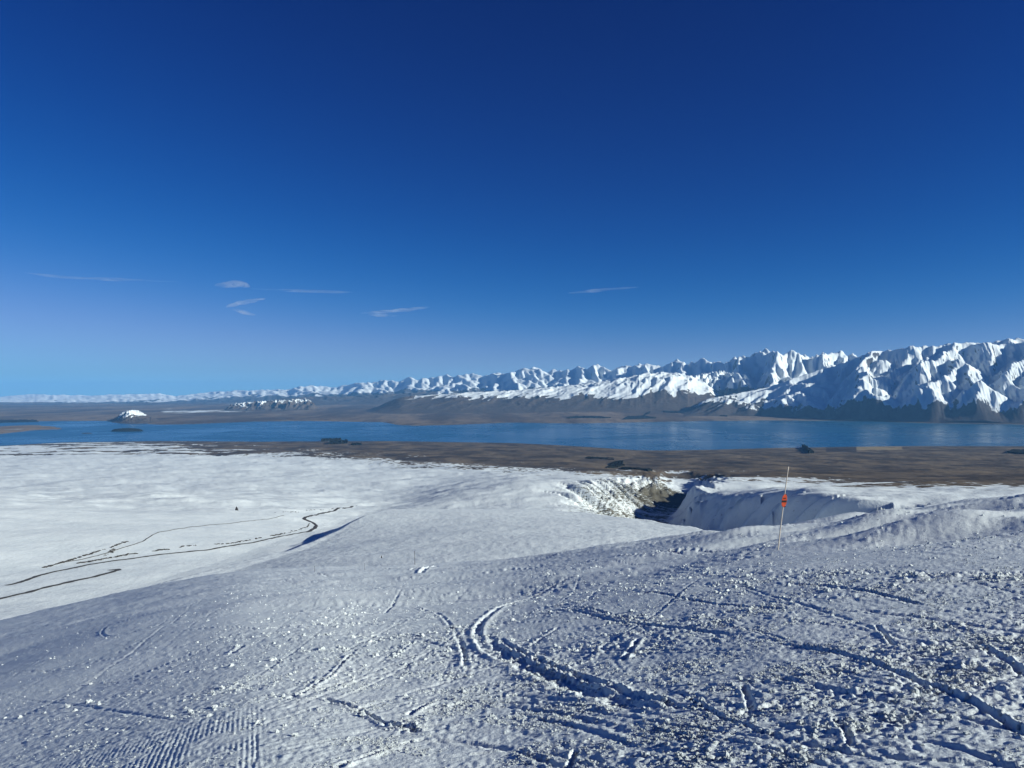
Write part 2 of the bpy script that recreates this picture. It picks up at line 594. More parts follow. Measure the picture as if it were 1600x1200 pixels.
# broad rough and smooth zones
rz = fbm(X / 3.1, Y / 2.4, 3, 71)
rough[near] = np.clip(0.50 + 0.75 * rz, 0.05, 1.0)[near]
colr = col_of(X, np.maximum(Y, 0.01))
Vv = -Z / np.maximum(Y, 0.05) * F
left_smooth = sstep(520, 150, colr)
rough = rough * (1 - 0.72 * left_smooth)
band = np.exp(-((Vv - 277 - 0.012 * (colr - 1200)) / 7.5) ** 2) * sstep(1010, 1120, colr) * (Y > 2)
rough = np.maximum(rough, band * 1.25)
rough = rough * (1 - 0.85 * np.exp(-((Vv - 254) / 13.0) ** 2) * sstep(1180, 1240, colr))
rough = np.maximum(rough, 1.0 * np.exp(-((colr - 570) / 190) ** 2 - ((Vv - 405) / 55) ** 2) * (0.7 + 0.5 * rz))
rough = np.maximum(rough, 0.7 * np.exp(-((colr - 1150) / 260) ** 2 - ((Vv - 322) / 30) ** 2) * (0.7 + 0.5 * rz))
rough = np.clip(rough, 0, 1.1)
rough[~near] = 0.0

# wandering faint ski lines across the piste
for k in range(95):
    px0 = rng.uniform(-100, 1600); py0 = rng.uniform(905, 1190)
    slope = np.interp(px0, [0, 400, 800, 1200, 1600], [-0.33, -0.30, 0.05, 0.12, 0.20]) + rng.normal(0, 0.12)
    L = rng.uniform(140, 520); cv = rng.normal(0, 0.0006)
    t = np.linspace(0, L, 6)
    pts = np.stack([px0 + t, np.clip(py0 + slope * t + cv * t ** 2, 880, 1260)], 1)
    stroke(pts, rng.uniform(0.02, 0.05), rng.uniform(0.006, 0.02), 0.7, rng.choice([-1, 0, 1]), 0.25, 14, True, k)

STROKES = [
    # (pixels, half width in pixels, depth, berm, side, roughness)
    ([(905, 897), (860, 912), (820, 926), (778, 948), (750, 972), (744, 992), (758, 1014), (800, 1036)], 6, 0.055, 0.7, 0, 0.5),
    ([(752, 975), (768, 1005), (810, 1032), (860, 1056), (910, 1076), (960, 1092), (1020, 1104)], 19, 0.055, 0.35, 0, 1.5),
    ([(770, 985), (790, 1005), (840, 1030), (900, 1054), (960, 1076), (1030, 1095), (1080, 1108)], 9, 0.045, 0.6, 0, 1.4),
    ([(842, 952), (890, 956), (940, 965), (1000, 975), (1060, 983), (1142, 991)], 4, 0.06, 0.5, -1, 0.6),
    ([(900, 951), (960, 962), (1010, 966)], 4, 0.05, 0.8, 0, 0.9),
    ([(980, 928), (1020, 930), (1060, 935), (1120, 943), (1170, 947), (1240, 952)], 3, 0.06, 0.5, -1, 0.5),
    ([(1195, 1000), (1250, 1010), (1310, 1019), (1360, 1034), (1410, 1054), (1455, 1070), (1500, 1088), (1545, 1112), (1600, 1146), (1660, 1175)], 7, 0.05, 0.7, -1, 0.8),
    ([(1225, 912), (1290, 917), (1350, 925), (1400, 936), (1440, 946)], 4, 0.08, 0.6, -1, 0.7),
    ([(875, 978), (852, 992), (828, 1008)], 4, 0.04, 0.9, 1, 0.2),
    ([(1158, 1066), (1166, 1085), (1174, 1108)], 8, 0.07, 0.25, 1, 0.4),
    ([(1000, 998), (985, 1015), (972, 1033)], 6, 0.06, 0.8, 0, 0.8),
    ([(628, 928), (612, 942), (598, 953)], 3, 0.05, 0.5, 0, 0.3),
    ([(640, 938), (668, 948), (690, 960), (708, 980), (720, 1003), (726, 1030)], 5, 0.03, 0.4, 0, 0.9),
    ([(720, 1000), (727, 1018), (728, 1040)], 6, 0.06, 0.7, 1, 0.5),
    ([(262, 958), (238, 957), (205, 963), (172, 975), (158, 986), (170, 995), (205, 992), (245, 978), (268, 966), (262, 958)], 3, 0.04, 0.8, 0, 0.15),
    ([(500, 1085), (560, 1105), (600, 1128), (640, 1142)], 6, 0.05, 0.6, 0, 1.0),
    ([(635, 1118), (672, 1098), (700, 1090)], 7, 0.06, 0.7, 1, 0.8),
    ([(600, 1130), (640, 1138), (655, 1145)], 11, 0.07, 0.6, -1, 1.0),
    ([(520, 1200), (570, 1180), (620, 1165), (680, 1150)], 9, 0.03, 1.1, 1, 0.5),
    ([(402, 1135), (404, 1170), (396, 1205)], 3, 0.015, 0.3, 0, 0.4),
    ([(902, 1165), (890, 1190), (880, 1215)], 7, 0.05, 0.3, 1, 0.4),
    ([(1300, 1120), (1318, 1140), (1325, 1160)], 8, 0.06, 0.3, 1, 0.5),
    ([(1200, 1062), (1270, 1072), (1330, 1078), (1400, 1080)], 9, 0.025, 0.3, 1, 0.1),
    ([(1195, 1148), (1260, 1156), (1320, 1172), (1380, 1185)], 9, 0.035, 0.5, -1, 0.2),
    ([(1365, 975), (1380, 992), (1395, 1008)], 5, 0.05, 0.5, 1, 0.4),
    ([(1520, 1005), (1560, 1025), (1600, 1055)], 9, 0.06, 0.8, -1, 1.0),
    ([(382, 1003), (374, 1008), (366, 1014)], 6, 0.07, 0.5, 0, 0.8),
    ([(905, 900), (890, 925), (872, 945)], 3, 0.025, 0.5, 1, 0.4),
    ([(940, 905), (925, 930), (905, 945)], 3, 0.025, 0.5, 1, 0.4),
    ([(686, 882), (672, 887), (657, 896)], 4.5, 0.30, 0.9, 1, 0.3),
    ([(668, 883), (655, 888), (642, 895)], 3, 0.2, 0.9, 1, 0.3),
    ([(600, 892), (640, 887), (668, 883)], 2.5, 0.20, 0.8, -1, 0.4),
    ([(800, 884), (845, 874), (885, 863)], 3, 0.18, 0.9, 1, 0.3),
    ([(735, 896), (790, 889), (850, 882)], 3, 0.16, 0.7, -1, 0.6),
    ([(910, 880), (960, 872), (1010, 868), (1080, 862)], 4, 0.16, 0.8, -1, 0.6),
    ([(1000, 870), (1090, 858), (1180, 850)], 5, 0.12, 0.4, -1, 0.2),
    ([(1150, 868), (1185, 863), (1212, 858)], 4, 0.06, 1.5, 1, 0.3),
    ([(440, 888), (480, 894), (520, 900)], 3, 0.14, 0.8, 1, 0.2),
    ([(560, 1010), (520, 1050), (480, 1075), (440, 1090)], 4, 0.04, 0.8, 0, 0.8),
    ([(0, 1130), (100, 1085), (220, 1045), (350, 1000)], 3, 0.03, 0.9, 1, 0.2),
    ([(0, 1170), (120, 1125), (260, 1085), (330, 1075)], 3, 0.03, 0.9, 1, 0.2),
    ([(30, 1060), (160, 1030), (300, 1005), (420, 975)], 3, 0.03, 0.9, 1, 0.2),
    ([(1230, 1000), (1180, 985), (1100, 975)], 3, 0.04, 0.6, 0, 0.4),
    ([(1000, 1135), (1100, 1150), (1200, 1165), (1300, 1200)], 6, 0.035, 0.7, -1, 0.9),
    ([(1060, 1080), (1130, 1120), (1220, 1150)], 6, 0.04, 0.7, -1, 1.0),
]
for k, (pts, wp, d, b, s, r) in enumerate(STROKES):
    yy = ground_pt(*np.mean(pts, axis=0))[1]
    stroke(pts, (0.8 if k not in (0, 1, 3, 5, 6, 7) else 1.0) * wp * yy / F, (0.62 if k > 7 else 0.88) * d, b, s, min(r + 0.2, 1.15), 30, True, 700 + k)

# corduroy left by the groomer, lower left, worn away in places
ca = R2(-19)
ph = (X * math.cos(ca) - Y * math.sin(ca))
ph = ph + 0.006 * fbm(X / 1.5, Y / 1.5, 2, 81)
cm = sstep(9.6, 7.6, RG) * sstep(560, 380, colr)
cm = cm * sstep(440, 380, colr) * sstep(0.0, 0.25, fbm(X / 1.4 + 4, Y / 1.2, 3, 83) + 0.35 * sstep(11, 7.0, RG))
Z += np.where(near, cm * 0.005 * (np.abs(((ph / 0.046) % 1) - 0.5) * 4 - 1), 0)
rough *= 1 - 0.8 * cm

# lumps of chopped snow, sized so that they stay visible farther off
sz = np.clip(RG / 14.0, 0.8, 4.0)
near_i = near & (RG > 2.6) & (np.abs(TT) < R2(40))
xs, ys, rs_, ss = X[near_i], Y[near_i], rough[near_i], sz[near_i]
rr = RG[near_i]
w2 = sstep(26, 14, rr); w3 = sstep(12, 7, rr)
l1 = np.abs(perlin(xs / 0.15, ys / 0.15, 91)); l2 = np.abs(perlin(xs / 0.06, ys / 0.06, 92)); l3 = perlin(xs / 0.03, ys / 0.03, 93)
l4 = perlin(xs / 0.45, ys / 0.36, 94); l5 = np.abs(perlin(xs / 0.8, ys / 0.55, 95))
clump = sstep(-0.1, 0.35, fbm(xs / 0.55, ys / 0.5, 2, 99))
Z[near_i] += (0.62 + 0.38 * sstep(5.5, 8.5, rr)) * rs_ * clump * (0.041 * (l1 - 0.2) + 0.028 * w2 * (l2 - 0.25) + 0.010 * w3 * l3) + rs_ * 0.020 * l4 + 0.034 * rs_ * l5 * sstep(12, 40, rr) + 0.035 * (0.3 + rs_) * sstep(9, 26, rr) * np.abs(perlin(xs / 0.33, ys / 0.27, 86))
st = (xs * 0.80 + ys * 0.60); sq = (xs * 0.60 - ys * 0.80)
Z[near_i] += (0.0035 + 0.0035 * w2) * (0.4 + sstep(-0.2, 0.5, perlin(xs / 2.2, ys / 1.8, 88))) * fbm(st / 1.1, sq / 0.085, 2, 89) * (0.5 + 0.5 * sstep(900, 300, colr[near_i])) * sstep(3, 8, rr) * (1 - 0.9 * np.clip(cm[near_i] * 1.5, 0, 1))
Z[near_i] += (0.010 + 0.012 * np.clip(rs_, 0, 1)) * sstep(24, 10, rr) * np.abs(perlin(xs / 0.10, ys / 0.075, 84))
Z[near_i] += 0.006 * perlin(xs / 0.30, ys / 0.22, 96) + 0.0025 * w3 * perlin(xs / 0.05, ys / 0.03, 97)
far_i = (RG >= 45) & (np.abs(TT) < R2(40))
Z[far_i] += 0.05 * fbm(X[far_i] / 1.7, Y[far_i] / 1.1, 2, 98)

slope = grid_mesh('ski_slope', X, Y, Z, M_PISTE, wrap=True)
tag(slope, 'blue-white ski slope chopped by ski tracks, sloping down to the left in front', 'ski slope', kind='structure')

TH_F = TH


def slope_z(x, y):
    """Height of the built slope mesh at world points (bilinear in the polar grid)."""
    R = np.hypot(x, y); th = np.arctan2(x, y)
    i = np.clip(np.searchsorted(RR, R) - 1, 0, len(RR) - 2)
    j = np.clip(np.searchsorted(TH_F, th) - 1, 0, len(TH_F) - 2)
    a = np.clip((R - RR[i]) / (RR[i + 1] - RR[i]), 0, 1); b = np.clip((th - TH_F[j]) / (TH_F[j + 1] - TH_F[j]), 0, 1)
    return (Z[i, j] * (1 - a) * (1 - b) + Z[i + 1, j] * a * (1 - b) + Z[i, j + 1] * (1 - a) * b + Z[i + 1, j + 1] * a * b)


def rough_at(x, y):
    R = np.hypot(x, y); th = np.arctan2(x, y)
    i = np.clip(np.searchsorted(RR, R), 0, len(RR) - 1); j = np.clip(np.searchsorted(TH_F, th), 0, len(TH_F) - 1)
    return rough[i, j]


# ------------------------------------------------------------------ the valley down to the near lake shore
TB = np.concatenate([np.linspace(R2(-75), R2(-37.5), 40)[:-1], np.linspace(R2(-37.5), R2(37.5), 860), np.linspace(R2(37.5), R2(75), 40)[1:]])
RB = np.concatenate([np.exp(np.linspace(math.log(218), math.log(620), 70))[:-1], np.exp(np.linspace(math.log(620), math.log(2200), 240))[:-1], np.exp(np.linspace(math.log(2200), math.log(13500), 150))])
TT2, RG2 = np.meshgrid(TB, RB)
X2, Y2 = RG2 * np.sin(TT2), RG2 * np.cos(TT2)
Z2 = z_land(X2, Y2)
Z2[0] -= 0.4
px2 = col_of(X2, Y2)
V2 = -Z2 / Y2 * F
vb_fun = curve([-600, 0, 100, 200, 300, 400, 500, 600, 700, 800, 900, 1000, 1100, 1200, 1300, 1400, 1600, 2200],
               [78, 78, 77, 77, 82, 87, 97, 106, 113, 118, 125, 129, 134, 139, 143, 146, 147, 147], -800, 2400, 2000, 31)
nz = fbm(X2 / 900, Y2 / 420, 4, 111)
dv = V2 - vb_fun(px2) + 10 * nz
snow_a = sstep(-24, 15, dv)
snow_a = np.clip(snow_a, -0.05, 1.0) + 0.7 * sstep(10, 22, dv)
snow_a = np.where(dv > 22, 1.7, snow_a)
snow_a = np.where(dv < -30, -0.35, snow_a)
# brown and snow strips near the shore on the left
strip = fbm(X2 / 1600 + 5, Y2 / 260, 4, 113)
lm = sstep(520, 300, px2) * sstep(110, 84, V2)
snow_a = np.where(lm > 0, snow_a - lm * (0.9 * sstep(0.05, 0.35, strip + 0.25 * sstep(150, 330, px2) - 0.15 * sstep(95, 80, V2) + 0.12)), snow_a)
shore_b = sstep(4.5, 1.0, (Z2 - LAKE) * sstep(6000, 8000, RG2) + 20 * sstep(8000, 6000, RG2))
snow_a = snow_a - 1.2 * shore_b
off2 = ravine(X2, Y2)[0]
ylim = sstep(1250, 1450, Y2) * sstep(2900, 2300, Y2)
scrub = sstep(-290, -170, off2) * sstep(35, 0, off2) * ylim * (0.40 + 0.22 * sstep(-240, -25, off2)) * (0.55 + 0.6 * sharp(ravine(X2, Y2)[1] / 60, off2 / 800, 2, 119))
scrub = scrub + 0.42 * sstep(1900, 2300, Y2) * sstep(2900, 2500, Y2) * sstep(-170, -90, off2) * sstep(140, 70, off2)
scrub = scrub + 0.26 * sstep(8, 25, off2) * sstep(112, 80, off2) * sstep(850, 1050, Y2) * sstep(1900, 1600, Y2) * sharp((ravine(X2, Y2)[1] + 0.8 * off2) / 40, off2 / 500, 2, 121)
field = ((px2 > 1336) & (px2 < 1408) & (V2 > 79.5) & (V2 < 85.5 - (px2 - 1336) * 0.012)).astype(float)
earth = 0.75 * sstep(0.62, 0.80, ridged(X2 / 1500 + 2, Y2 / 620, 3, 117)) * (Y2 > 2500)
earth = np.maximum(earth, 0.8 * ((px2 > 1290) & (px2 < 1337) & (V2 > 80.5) & (V2 < 88)))
valley = grid_mesh('snow_plain', X2, Y2, Z2, M_VALLEY, dict(snow=snow_a, scrub=scrub, field=field, earth=earth))
tag(valley, 'wide white snowfield with a ravine, turning to brown tussock flats before the lake', 'snowfield', kind='structure')

# ------------------------------------------------------------------ the lake
lk = []
xs = np.linspace(-34000, 34000, 35); ys = np.linspace(4500, 30000, 14)
LX, LY = np.meshgrid(xs, ys)
lake = grid_mesh('lake', LX, LY, np.full_like(LX, LAKE), M_LAKE)
for p_ in lake.data.polygons: pass
tag(lake, 'long deep blue lake lying across the valley', 'lake', kind='structure')

# ------------------------------------------------------------------ land beyond the lake
fs_fun = curve([-600, 0, 60, 130, 170, 200, 250, 300, 400, 470, 600, 622, 650, 700, 760, 800, 850, 900, 1000, 1100, 1200, 1300, 1380, 1450, 1600, 2200],
               [604 * 0 + 42] * 2 + [40, 39.5, 39.5, 42, 45.5, 44.5, 40.5, 39.5, 41.5, 46, 47, 46, 43.5, 42, 43, 43.5, 41.5, 39.5, 38.7, 39.3, 41, 43, 45, 46], -700, 2300, 3000, 15)
DK = np.array([13000, 25000, 35000, 50000, 80000, 110000.])
CK = np.array([-600, 0, 200, 400, 600, 800, 1000, 1200, 1600, 2200.])
VK = np.array([[27, 18.5, 12.5, 7.3, 5.2]] * 2 + [[26.5, 18, 12, 7, 5], [25.6, 16.4, 10, 5, 4], [24, 14, 6, 3, 2],
               [21, 8, 1, 0, 0], [17.5, 6, 0, 0, 0], [16, 4, 0, 0, 0], [16, 4, 0, 0, 0], [16, 4, 0, 0, 0]])


def z_far(px, y):
    """Land across the lake; px is the bearing expressed as a picture column."""
    ys = 600 * F / fs_fun(px)
    cols = np.clip(np.searchsorted(CK, px) - 1, 0, len(CK) - 2)
    f = np.clip((px - CK[cols]) / (CK[cols + 1] - CK[cols]), 0, 1); f = f * f * (3 - 2 * f)
    zz = []
    for k, d in enumerate(DK[1:]):
        v = VK[cols, k] * (1 - f) + VK[cols + 1, k] * f
        zz.append(-v * d / F)
    z = np.full(np.shape(y), -598.0)
    d_prev, z_prev = ys, np.full(np.shape(y), -598.0)
    for k, d in enumerate(DK[1:]):
        t = np.clip((y - d_prev) / (d - d_prev), 0, 1)
        z = np.where(y > d_prev, z_prev + (zz[k] - z_prev) * t, z)
        d_prev, z_prev = np.full(np.shape(y), d), zz[k]
    x = (px - 800) / F * y
    inl = sstep(0, 2500, y - ys)
    z = z + inl * (26 * fbm(x / 2600, y / 5200, 4, 131) + 9 * fbm(x / 700, y / 1500, 3, 135)) * np.clip(y / 30000, 0.5, 1.6)
    z = z + 6 * sstep(0, 400, y - ys)
    z = np.where(y < ys, -600 - np.minimum((ys - y) * 0.01, 15), z)
    tongue = 30 * (1 - ((px + 25) / 120) ** 2 - ((y - 13300 - 900 * np.sin(px / 40)) / 1500) ** 2) + 5 * fbm(x / 500, y / 700, 3, 137)
    return np.maximum(z, LAKE + np.minimum(tongue, 26))


pc = np.concatenate([np.linspace(-700, -20, 60)[:-1], np.linspace(-20, 1620, 620), np.linspace(1620, 2300, 50)[1:]])
dc = np.exp(np.linspace(math.log(11300), math.log(105000), 210))
PX, DY = np.meshgrid(pc, dc)
FX = (PX - 800) / F * DY
FZ = z_far(PX, DY)
FV = -FZ / DY * F
sn = fbm(FX / 3500, DY / 6000, 4, 141)
far_snow = np.full_like(FZ, -0.25)
far_snow = np.maximum(far_snow, 0.58 * sstep(235, 262, PX) * sstep(520, 380, PX) * np.exp(-((FV - 27) / 7.5) ** 2) * (0.6 + 0.4 * sstep(-0.3, 0.3, sn)))
far_snow = np.maximum(far_snow, 0.55 * np.exp(-((PX - 530) / 60) ** 2) * np.exp(-((FV - 12.0) / 2.5) ** 2))
far_snow = np.maximum(far_snow, 0.45 * sstep(640, 740, PX) * sstep(960, 880, PX) * sstep(3, -3, FV))
far_snow = np.maximum(far_snow, 0.30 * sstep(0.25, 0.6, sn) * sstep(20, 26, FV) * (PX < 900))
far = grid_mesh('far_shore_land', FX, DY, FZ, M_FARLAND, dict(snow=far_snow))
tag(far, 'brown tussock plain with faint fields stretching away beyond the lake', 'plain', kind='structure')


# ------------------------------------------------------------------ mountains
def tab(xs, ys, smooth=5, lo=-1200, hi=2800):
    return curve(xs, ys, lo, hi, 8001, smooth)


def fit_crest(PXc, D, Zm, target_v, base, win):
    """Scale each column's height over its base so that the skyline follows the table, keeping its own small peaks."""
    v = (Zm / D * F)
    top = v.max(0)
    k = np.hanning(win + 2)[1:-1]; k /= k.sum()
    topS = np.convolve(np.pad(top, win, mode='edge'), k, mode='same')[win:-win]
    i = v.argmax(0)
    dd = D[i, np.arange(D.shape[1])]
    bb = base[i, np.arange(D.shape[1])]
    zt = target_v * dd / F
    zs = topS * dd / F
    s = np.clip((zt - bb) / np.maximum(zs - bb, 5), 0.1, 6)
    return base + (Zm - base) * s[None, :]


def normals_z(X, Y, Z):
    a = np.stack([np.gradient(X, axis=1), np.gradient(Y, axis=1), np.gradient(Z, axis=1)], -1)
    b = np.stack([np.gradient(X, axis=0), np.gradient(Y, axis=0), np.gradient(Z, axis=0)], -1)
    n = np.cross(a, b)
    return np.abs(n[..., 2]) / (np.linalg.norm(n, axis=-1) + 1e-9)


def erode(nx, ny, cx, cy, uplift, sinks, iters, seed, K=0.25, m=0.5, talus=0.8, diff=0.08, blur=2):
    """Stream-power erosion of a rising block: dendritic valleys, knife ridges, planar faces. Height in metres."""
    rg = np.random.default_rng(seed)
    z = rg.uniform(0, 8, (ny, nx)) + 40 * (fbm(np.arange(nx)[None, :] / 14.0, np.arange(ny)[:, None] / 14.0, 3, seed) + 1)
    z[sinks] = 0
    offs = [(-1, -1), (-1, 0), (-1, 1), (0, -1), (0, 1), (1, -1), (1, 0), (1, 1)]
    dist = np.array([math.hypot(dx * cx, dy * cy) for dy, dx in offs])
    ids = np.arange(nx * ny).reshape(ny, nx)
    area = cx * cy
    fixed = sinks.ravel()
    for it in range(iters):
        z = z + uplift
        e = np.pad(z, 1, mode='edge')
        z = z + diff * (e[:-2, 1:-1] + e[2:, 1:-1] + e[1:-1, :-2] + e[1:-1, 2:] - 4 * z)
        z[sinks] = 0
        zp = np.pad(z, 1, mode='constant', constant_values=1e9)
        ip = np.pad(ids, 1, mode='edge')
        sl = np.stack([(z - zp[1 + dy:1 + dy + ny, 1 + dx:1 + dx + nx]) / d for (dy, dx), d in zip(offs, dist)])
        b = sl.argmax(0)
        smax_ = np.take_along_axis(sl, b[None], 0)[0]
        rec = np.stack([ip[1 + dy:1 + dy + ny, 1 + dx:1 + dx + nx] for dy, dx in offs])
        rec = np.take_along_axis(rec, b[None], 0)[0]
        rec = np.where((smax_ <= 0) | sinks, ids, rec).ravel()
        L = dist[b].ravel()
        zf = z.ravel()
        order = np.argsort(zf)
        A = [area] * (nx * ny)
        recl = rec.tolist()
        for c in order[::-1].tolist():
            r = recl[c]
            if r != c: A[r] += A[c]
        Fk = (K * np.asarray(A) ** m / L)
        Fl = Fk.tolist(); zl = zf.tolist(); Ll = L.tolist()
        for c in order.tolist():
            r = recl[c]
            if r != c:
                zr = zl[r]; f = Fl[c]
                v = (zl[c] + f * zr) / (1 + f)
                lim = zr + talus * Ll[c]
                zl[c] = v if v < lim else lim
        z = np.array(zl).reshape(ny, nx)
    for it in range(blur):
        e = np.pad(z, 1, mode='edge')
        z = z + 0.12 * (e[:-2, 1:-1] + e[2:, 1:-1] + e[1:-1, :-2] + e[1:-1, 2:] - 4 * z)
    return z


def sample(H, fx, fy):
    ny, nx = H.shape
    fx = np.clip(fx, 0, nx - 1.001); fy = np.clip(fy, 0, ny - 1.001)
    i = fx.astype(int); j = fy.astype(int); a = fx - i; b = fy - j
    return (H[j, i] * (1 - a) + H[j, i + 1] * a) * (1 - b) + (H[j + 1, i] * (1 - a) + H[j + 1, i + 1] * a) * b


def mirror(f, n):
    f = np.mod(f, 2.0 * (n - 1))
    return np.where(f > n - 1, 2.0 * (n - 1) - f, f)


# --- far range along the horizon
cr_px = [-700, -300, 0, 45, 100, 140, 210, 250, 275, 337, 400, 450, 467, 500, 517, 555, 590, 617, 670, 737, 757, 792, 800, 815, 845, 855, 895, 930, 950,
         980, 1012, 1032, 1050, 1080, 1100, 1122, 1162, 1187, 1200, 1215, 1230, 1250, 1275, 1292, 1307, 1335, 1400, 1600, 2000, 2400]
cr_py = [614, 616, 620, 616, 617, 618, 615.5, 615.5, 618.5, 612, 609, 609, 603, 603, 606, 599, 596, 594, 590, 584.5, 587, 581, 581, 577, 575, 580, 577, 571, 576,
         573, 568, 571, 567, 564, 564, 566, 557, 551, 549, 547, 551, 555, 554, 549, 553, 555, 556, 556, 560, 570]
crest = tab(cr_px, HOR - np.array(cr_py), 7)
yc_f = tab([-700, 0, 400, 800, 1000, 1200, 1400, 2400], [82000, 79000, 62000, 43000, 36000, 28000, 27500, 27000], 201)
pc = np.concatenate([np.linspace(-700, -20, 120)[:-1], np.linspace(-20, 1420, 820), np.linspace(1420, 1900, 40)[1:]])
tc = np.linspace(0, 1.35, 90)
PX, T = np.meshgrid(pc, tc)
YC = yc_f(PX)
D = YC * (0.74 + 0.26 * T)
RX = (PX - 800) / F * D
base = np.minimum(z_far(PX, D), -120.0) - 30
Ls = YC / 26.0
wx = RX + 0.35 * Ls * fbm(RX / Ls, D / Ls, 3, 151); wy = D + 0.35 * Ls * fbm(RX / Ls + 7, D / Ls, 3, 155)
nxr, nyr = 1150, 90
yy_, xx_ = np.mgrid[0:nyr, 0:nxr]
sk = np.zeros((nyr, nxr), bool); sk[0] = True; sk[-1] = True
up = 20 * np.interp(yy_ / nyr, [0, 0.1, 0.62, 0.8, 1], [0.6, 0.8, 1.1, 1, 0.5]) * (1 + 0.45 * fbm(xx_ / 26.0, yy_ / 20.0, 2, 163))
HR = erode(nxr, nyr, 60.0, 60.0, up, sk, 64, 164, blur=0)
HR = HR / np.percentile(HR, 99.0)
rn = sample(HR, (PX - pc[0]) / (pc[-1] - pc[0]) * (nxr - 1) , np.where(T < 1, T * 0.62, 0.62 + (T - 1) * 0.6) * (nyr - 1))
rn = 0.80 * rn + 0.30 * sample(HR, mirror((PX - pc[0]) / (pc[-1] - pc[0]) * (nxr - 1) * 2.3 + 137.0, nxr), mirror(np.clip(T, 0, 1.35) * 0.62 * (nyr - 1) * 2.1 + 20.0, nyr)) * np.clip(0.35 + T, 0, 1)
Zr = base + 2000 * (0.50 * np.minimum(T, 1.0) + 0.48 * rn)
Zr = fit_crest(PX, D, Zr, crest(pc), base, 45)
nzv = normals_z(RX, D, Zr)
bt = tab([-700, 0, 45, 250, 337, 400, 500, 600, 700, 800, 900, 1000, 1200, 2400], [631, 630, 630, 627, 621, 618, 615, 613, 611, 609, 607, 606, 604, 602], 15)
Vr = -Zr / D * F
snow = sstep(2.5, -2.5, Vr - (bt(PX) - HOR) + 7 * fbm(RX / 2500, D / 4500, 4, 171)) * 1.4
snow = snow - 0.9 * sstep(0.72, 0.45, nzv) - 0.05
rng_o = grid_mesh('far_mountain_range', RX, D, Zr, M_RANGE, dict(snow=snow, low=sstep(0, 6, Vr - (bt(PX) - HOR))))
tag(rng_o, 'long jagged snowy mountain range along the horizon', 'mountain range', kind='structure')

# --- low blue hills before the far range, left
def low_hills(name, label, pxa, pxb, n, tabpx, tabpy, dcrest, dfront, dback, snow_py, seed, spurs=0.5, rows=70, win=15, wl=None, snow_amt=1.2, cat='hill', m=None, sx=0.0):
    pc = np.linspace(pxa, pxb, n)
    tc = np.concatenate([np.linspace(0, 1, rows), np.linspace(1, 2, rows // 3)[1:]])
    PX, T = np.meshgrid(pc, tc)
    D = np.where(T < 1, dfront + (dcrest - dfront) * T, dcrest + (dback - dcrest) * (T - 1))
    X_ = (PX - 800) / F * D
    base = z_far(PX, D) - 25
    wl = wl or (dcrest / 26.0)
    q = X_ - sx * (D - dcrest)
    q = q + 0.25 * wl * fbm(X_ / wl, D / wl, 3, seed)
    rn = ridged(q / wl, D / (3.2 * wl), 5, seed + 5, 0.55)
    env = np.where(T < 1, sstep(0, 1, T) * 0.6 + 0.4 * T, sstep(2, 1, T))
    edge = sstep(pxa, pxa + 0.12 * (pxb - pxa), PX) * sstep(pxb, pxb - 0.12 * (pxb - pxa), PX)
    H = 400.0
    Zh = base + H * env * (1 - spurs + spurs * 1.6 * rn)
    Zh = fit_crest(PX, D, Zh, HOR - np.interp(pc, tabpx, tabpy), base, win)
    Zh = base + (Zh - base) * edge
    Vh = -Zh / D * F
    nzv = normals_z(X_, D, Zh)
    sl = np.interp(pc, np.asarray(snow_py)[:, 0], np.asarray(snow_py)[:, 1])[None, :] - HOR
    s = snow_amt * sstep(6, -6, Vh - sl + 9 * fbm(q / wl * 2.6, D / wl * 0.3, 4, seed + 9)) - 0.5 * sstep(0.85, 0.6, nzv)
    s = s * edge - 0.1
    o = grid_mesh(name, X_, D, Zh, m or M_HILL, dict(snow=s, low=sstep(0, 8, Vh - sl)))
    tag(o, label, cat, kind='structure')
    return o


NOSNOW = [(-1000, 300), (3000, 300)]
low_hills('distant_hill', 'low blue-hazed hills in front of the far range on the left', -250, 470, 300,
          [-250, 0, 100, 150, 200, 220, 250, 275, 325, 362, 420, 470],
          [640, 640, 640, 637, 630, 628, 629, 631, 628, 630, 632, 634], 46000, 40000, 52000, NOSNOW, 201, 0.4)
low_hills('distant_hill', 'low bluish ridge under the middle of the snowy range', 380, 900, 300,
          [380, 420, 480, 540, 600, 680, 760, 830, 900],
          [628, 623, 620, 619, 616, 612, 610, 612, 616], 39000, 34000, 43000, NOSNOW, 221, 0.35)
low_hills('fluted_hill', 'low hill with snow-striped fluted face on the far left plain', 345, 505, 220,
          [345, 380, 420, 450, 470, 482, 490, 505],
          [634, 629, 626, 625, 623.5, 624, 628, 634], 27500, 26500, 29500, [(345, 632), (420, 631), (470, 628), (505, 625)], 241, 0.65, 60, 11, 420)
low_hills('snow_capped_hill', 'round snow-capped hill rising from the far lake shore on the left', 160, 255, 200,
          [160, 172, 184, 192, 200, 208, 216, 226, 235, 245, 255],
          [660, 656.5, 651, 644, 641.2, 640.4, 641, 646, 651, 655, 659], 18000, 15600, 19600,
          [(160, 638), (186, 646), (205, 649), (224, 646), (255, 638)], 261, 0.30, 70, 9, 420)
low_hills('snowy_hill', 'broad rounded snowy hill left of the steep mountains', 560, 1180, 440,
          [560, 690, 740, 800, 850, 900, 930, 975, 1012, 1050, 1075, 1100, 1120, 1140, 1180],
          [624, 616, 612.5, 610, 606, 601, 597, 590, 583, 581.5, 586, 598, 610, 616, 622], 25000, 21500, 27500,
          [(640, 619), (760, 621), (860, 619), (940, 620), (1000, 618), (1040, 612), (1090, 615), (1180, 616)], 281, 0.13, 90, 21, 800, 1.35, 'hill', None, 0.5)
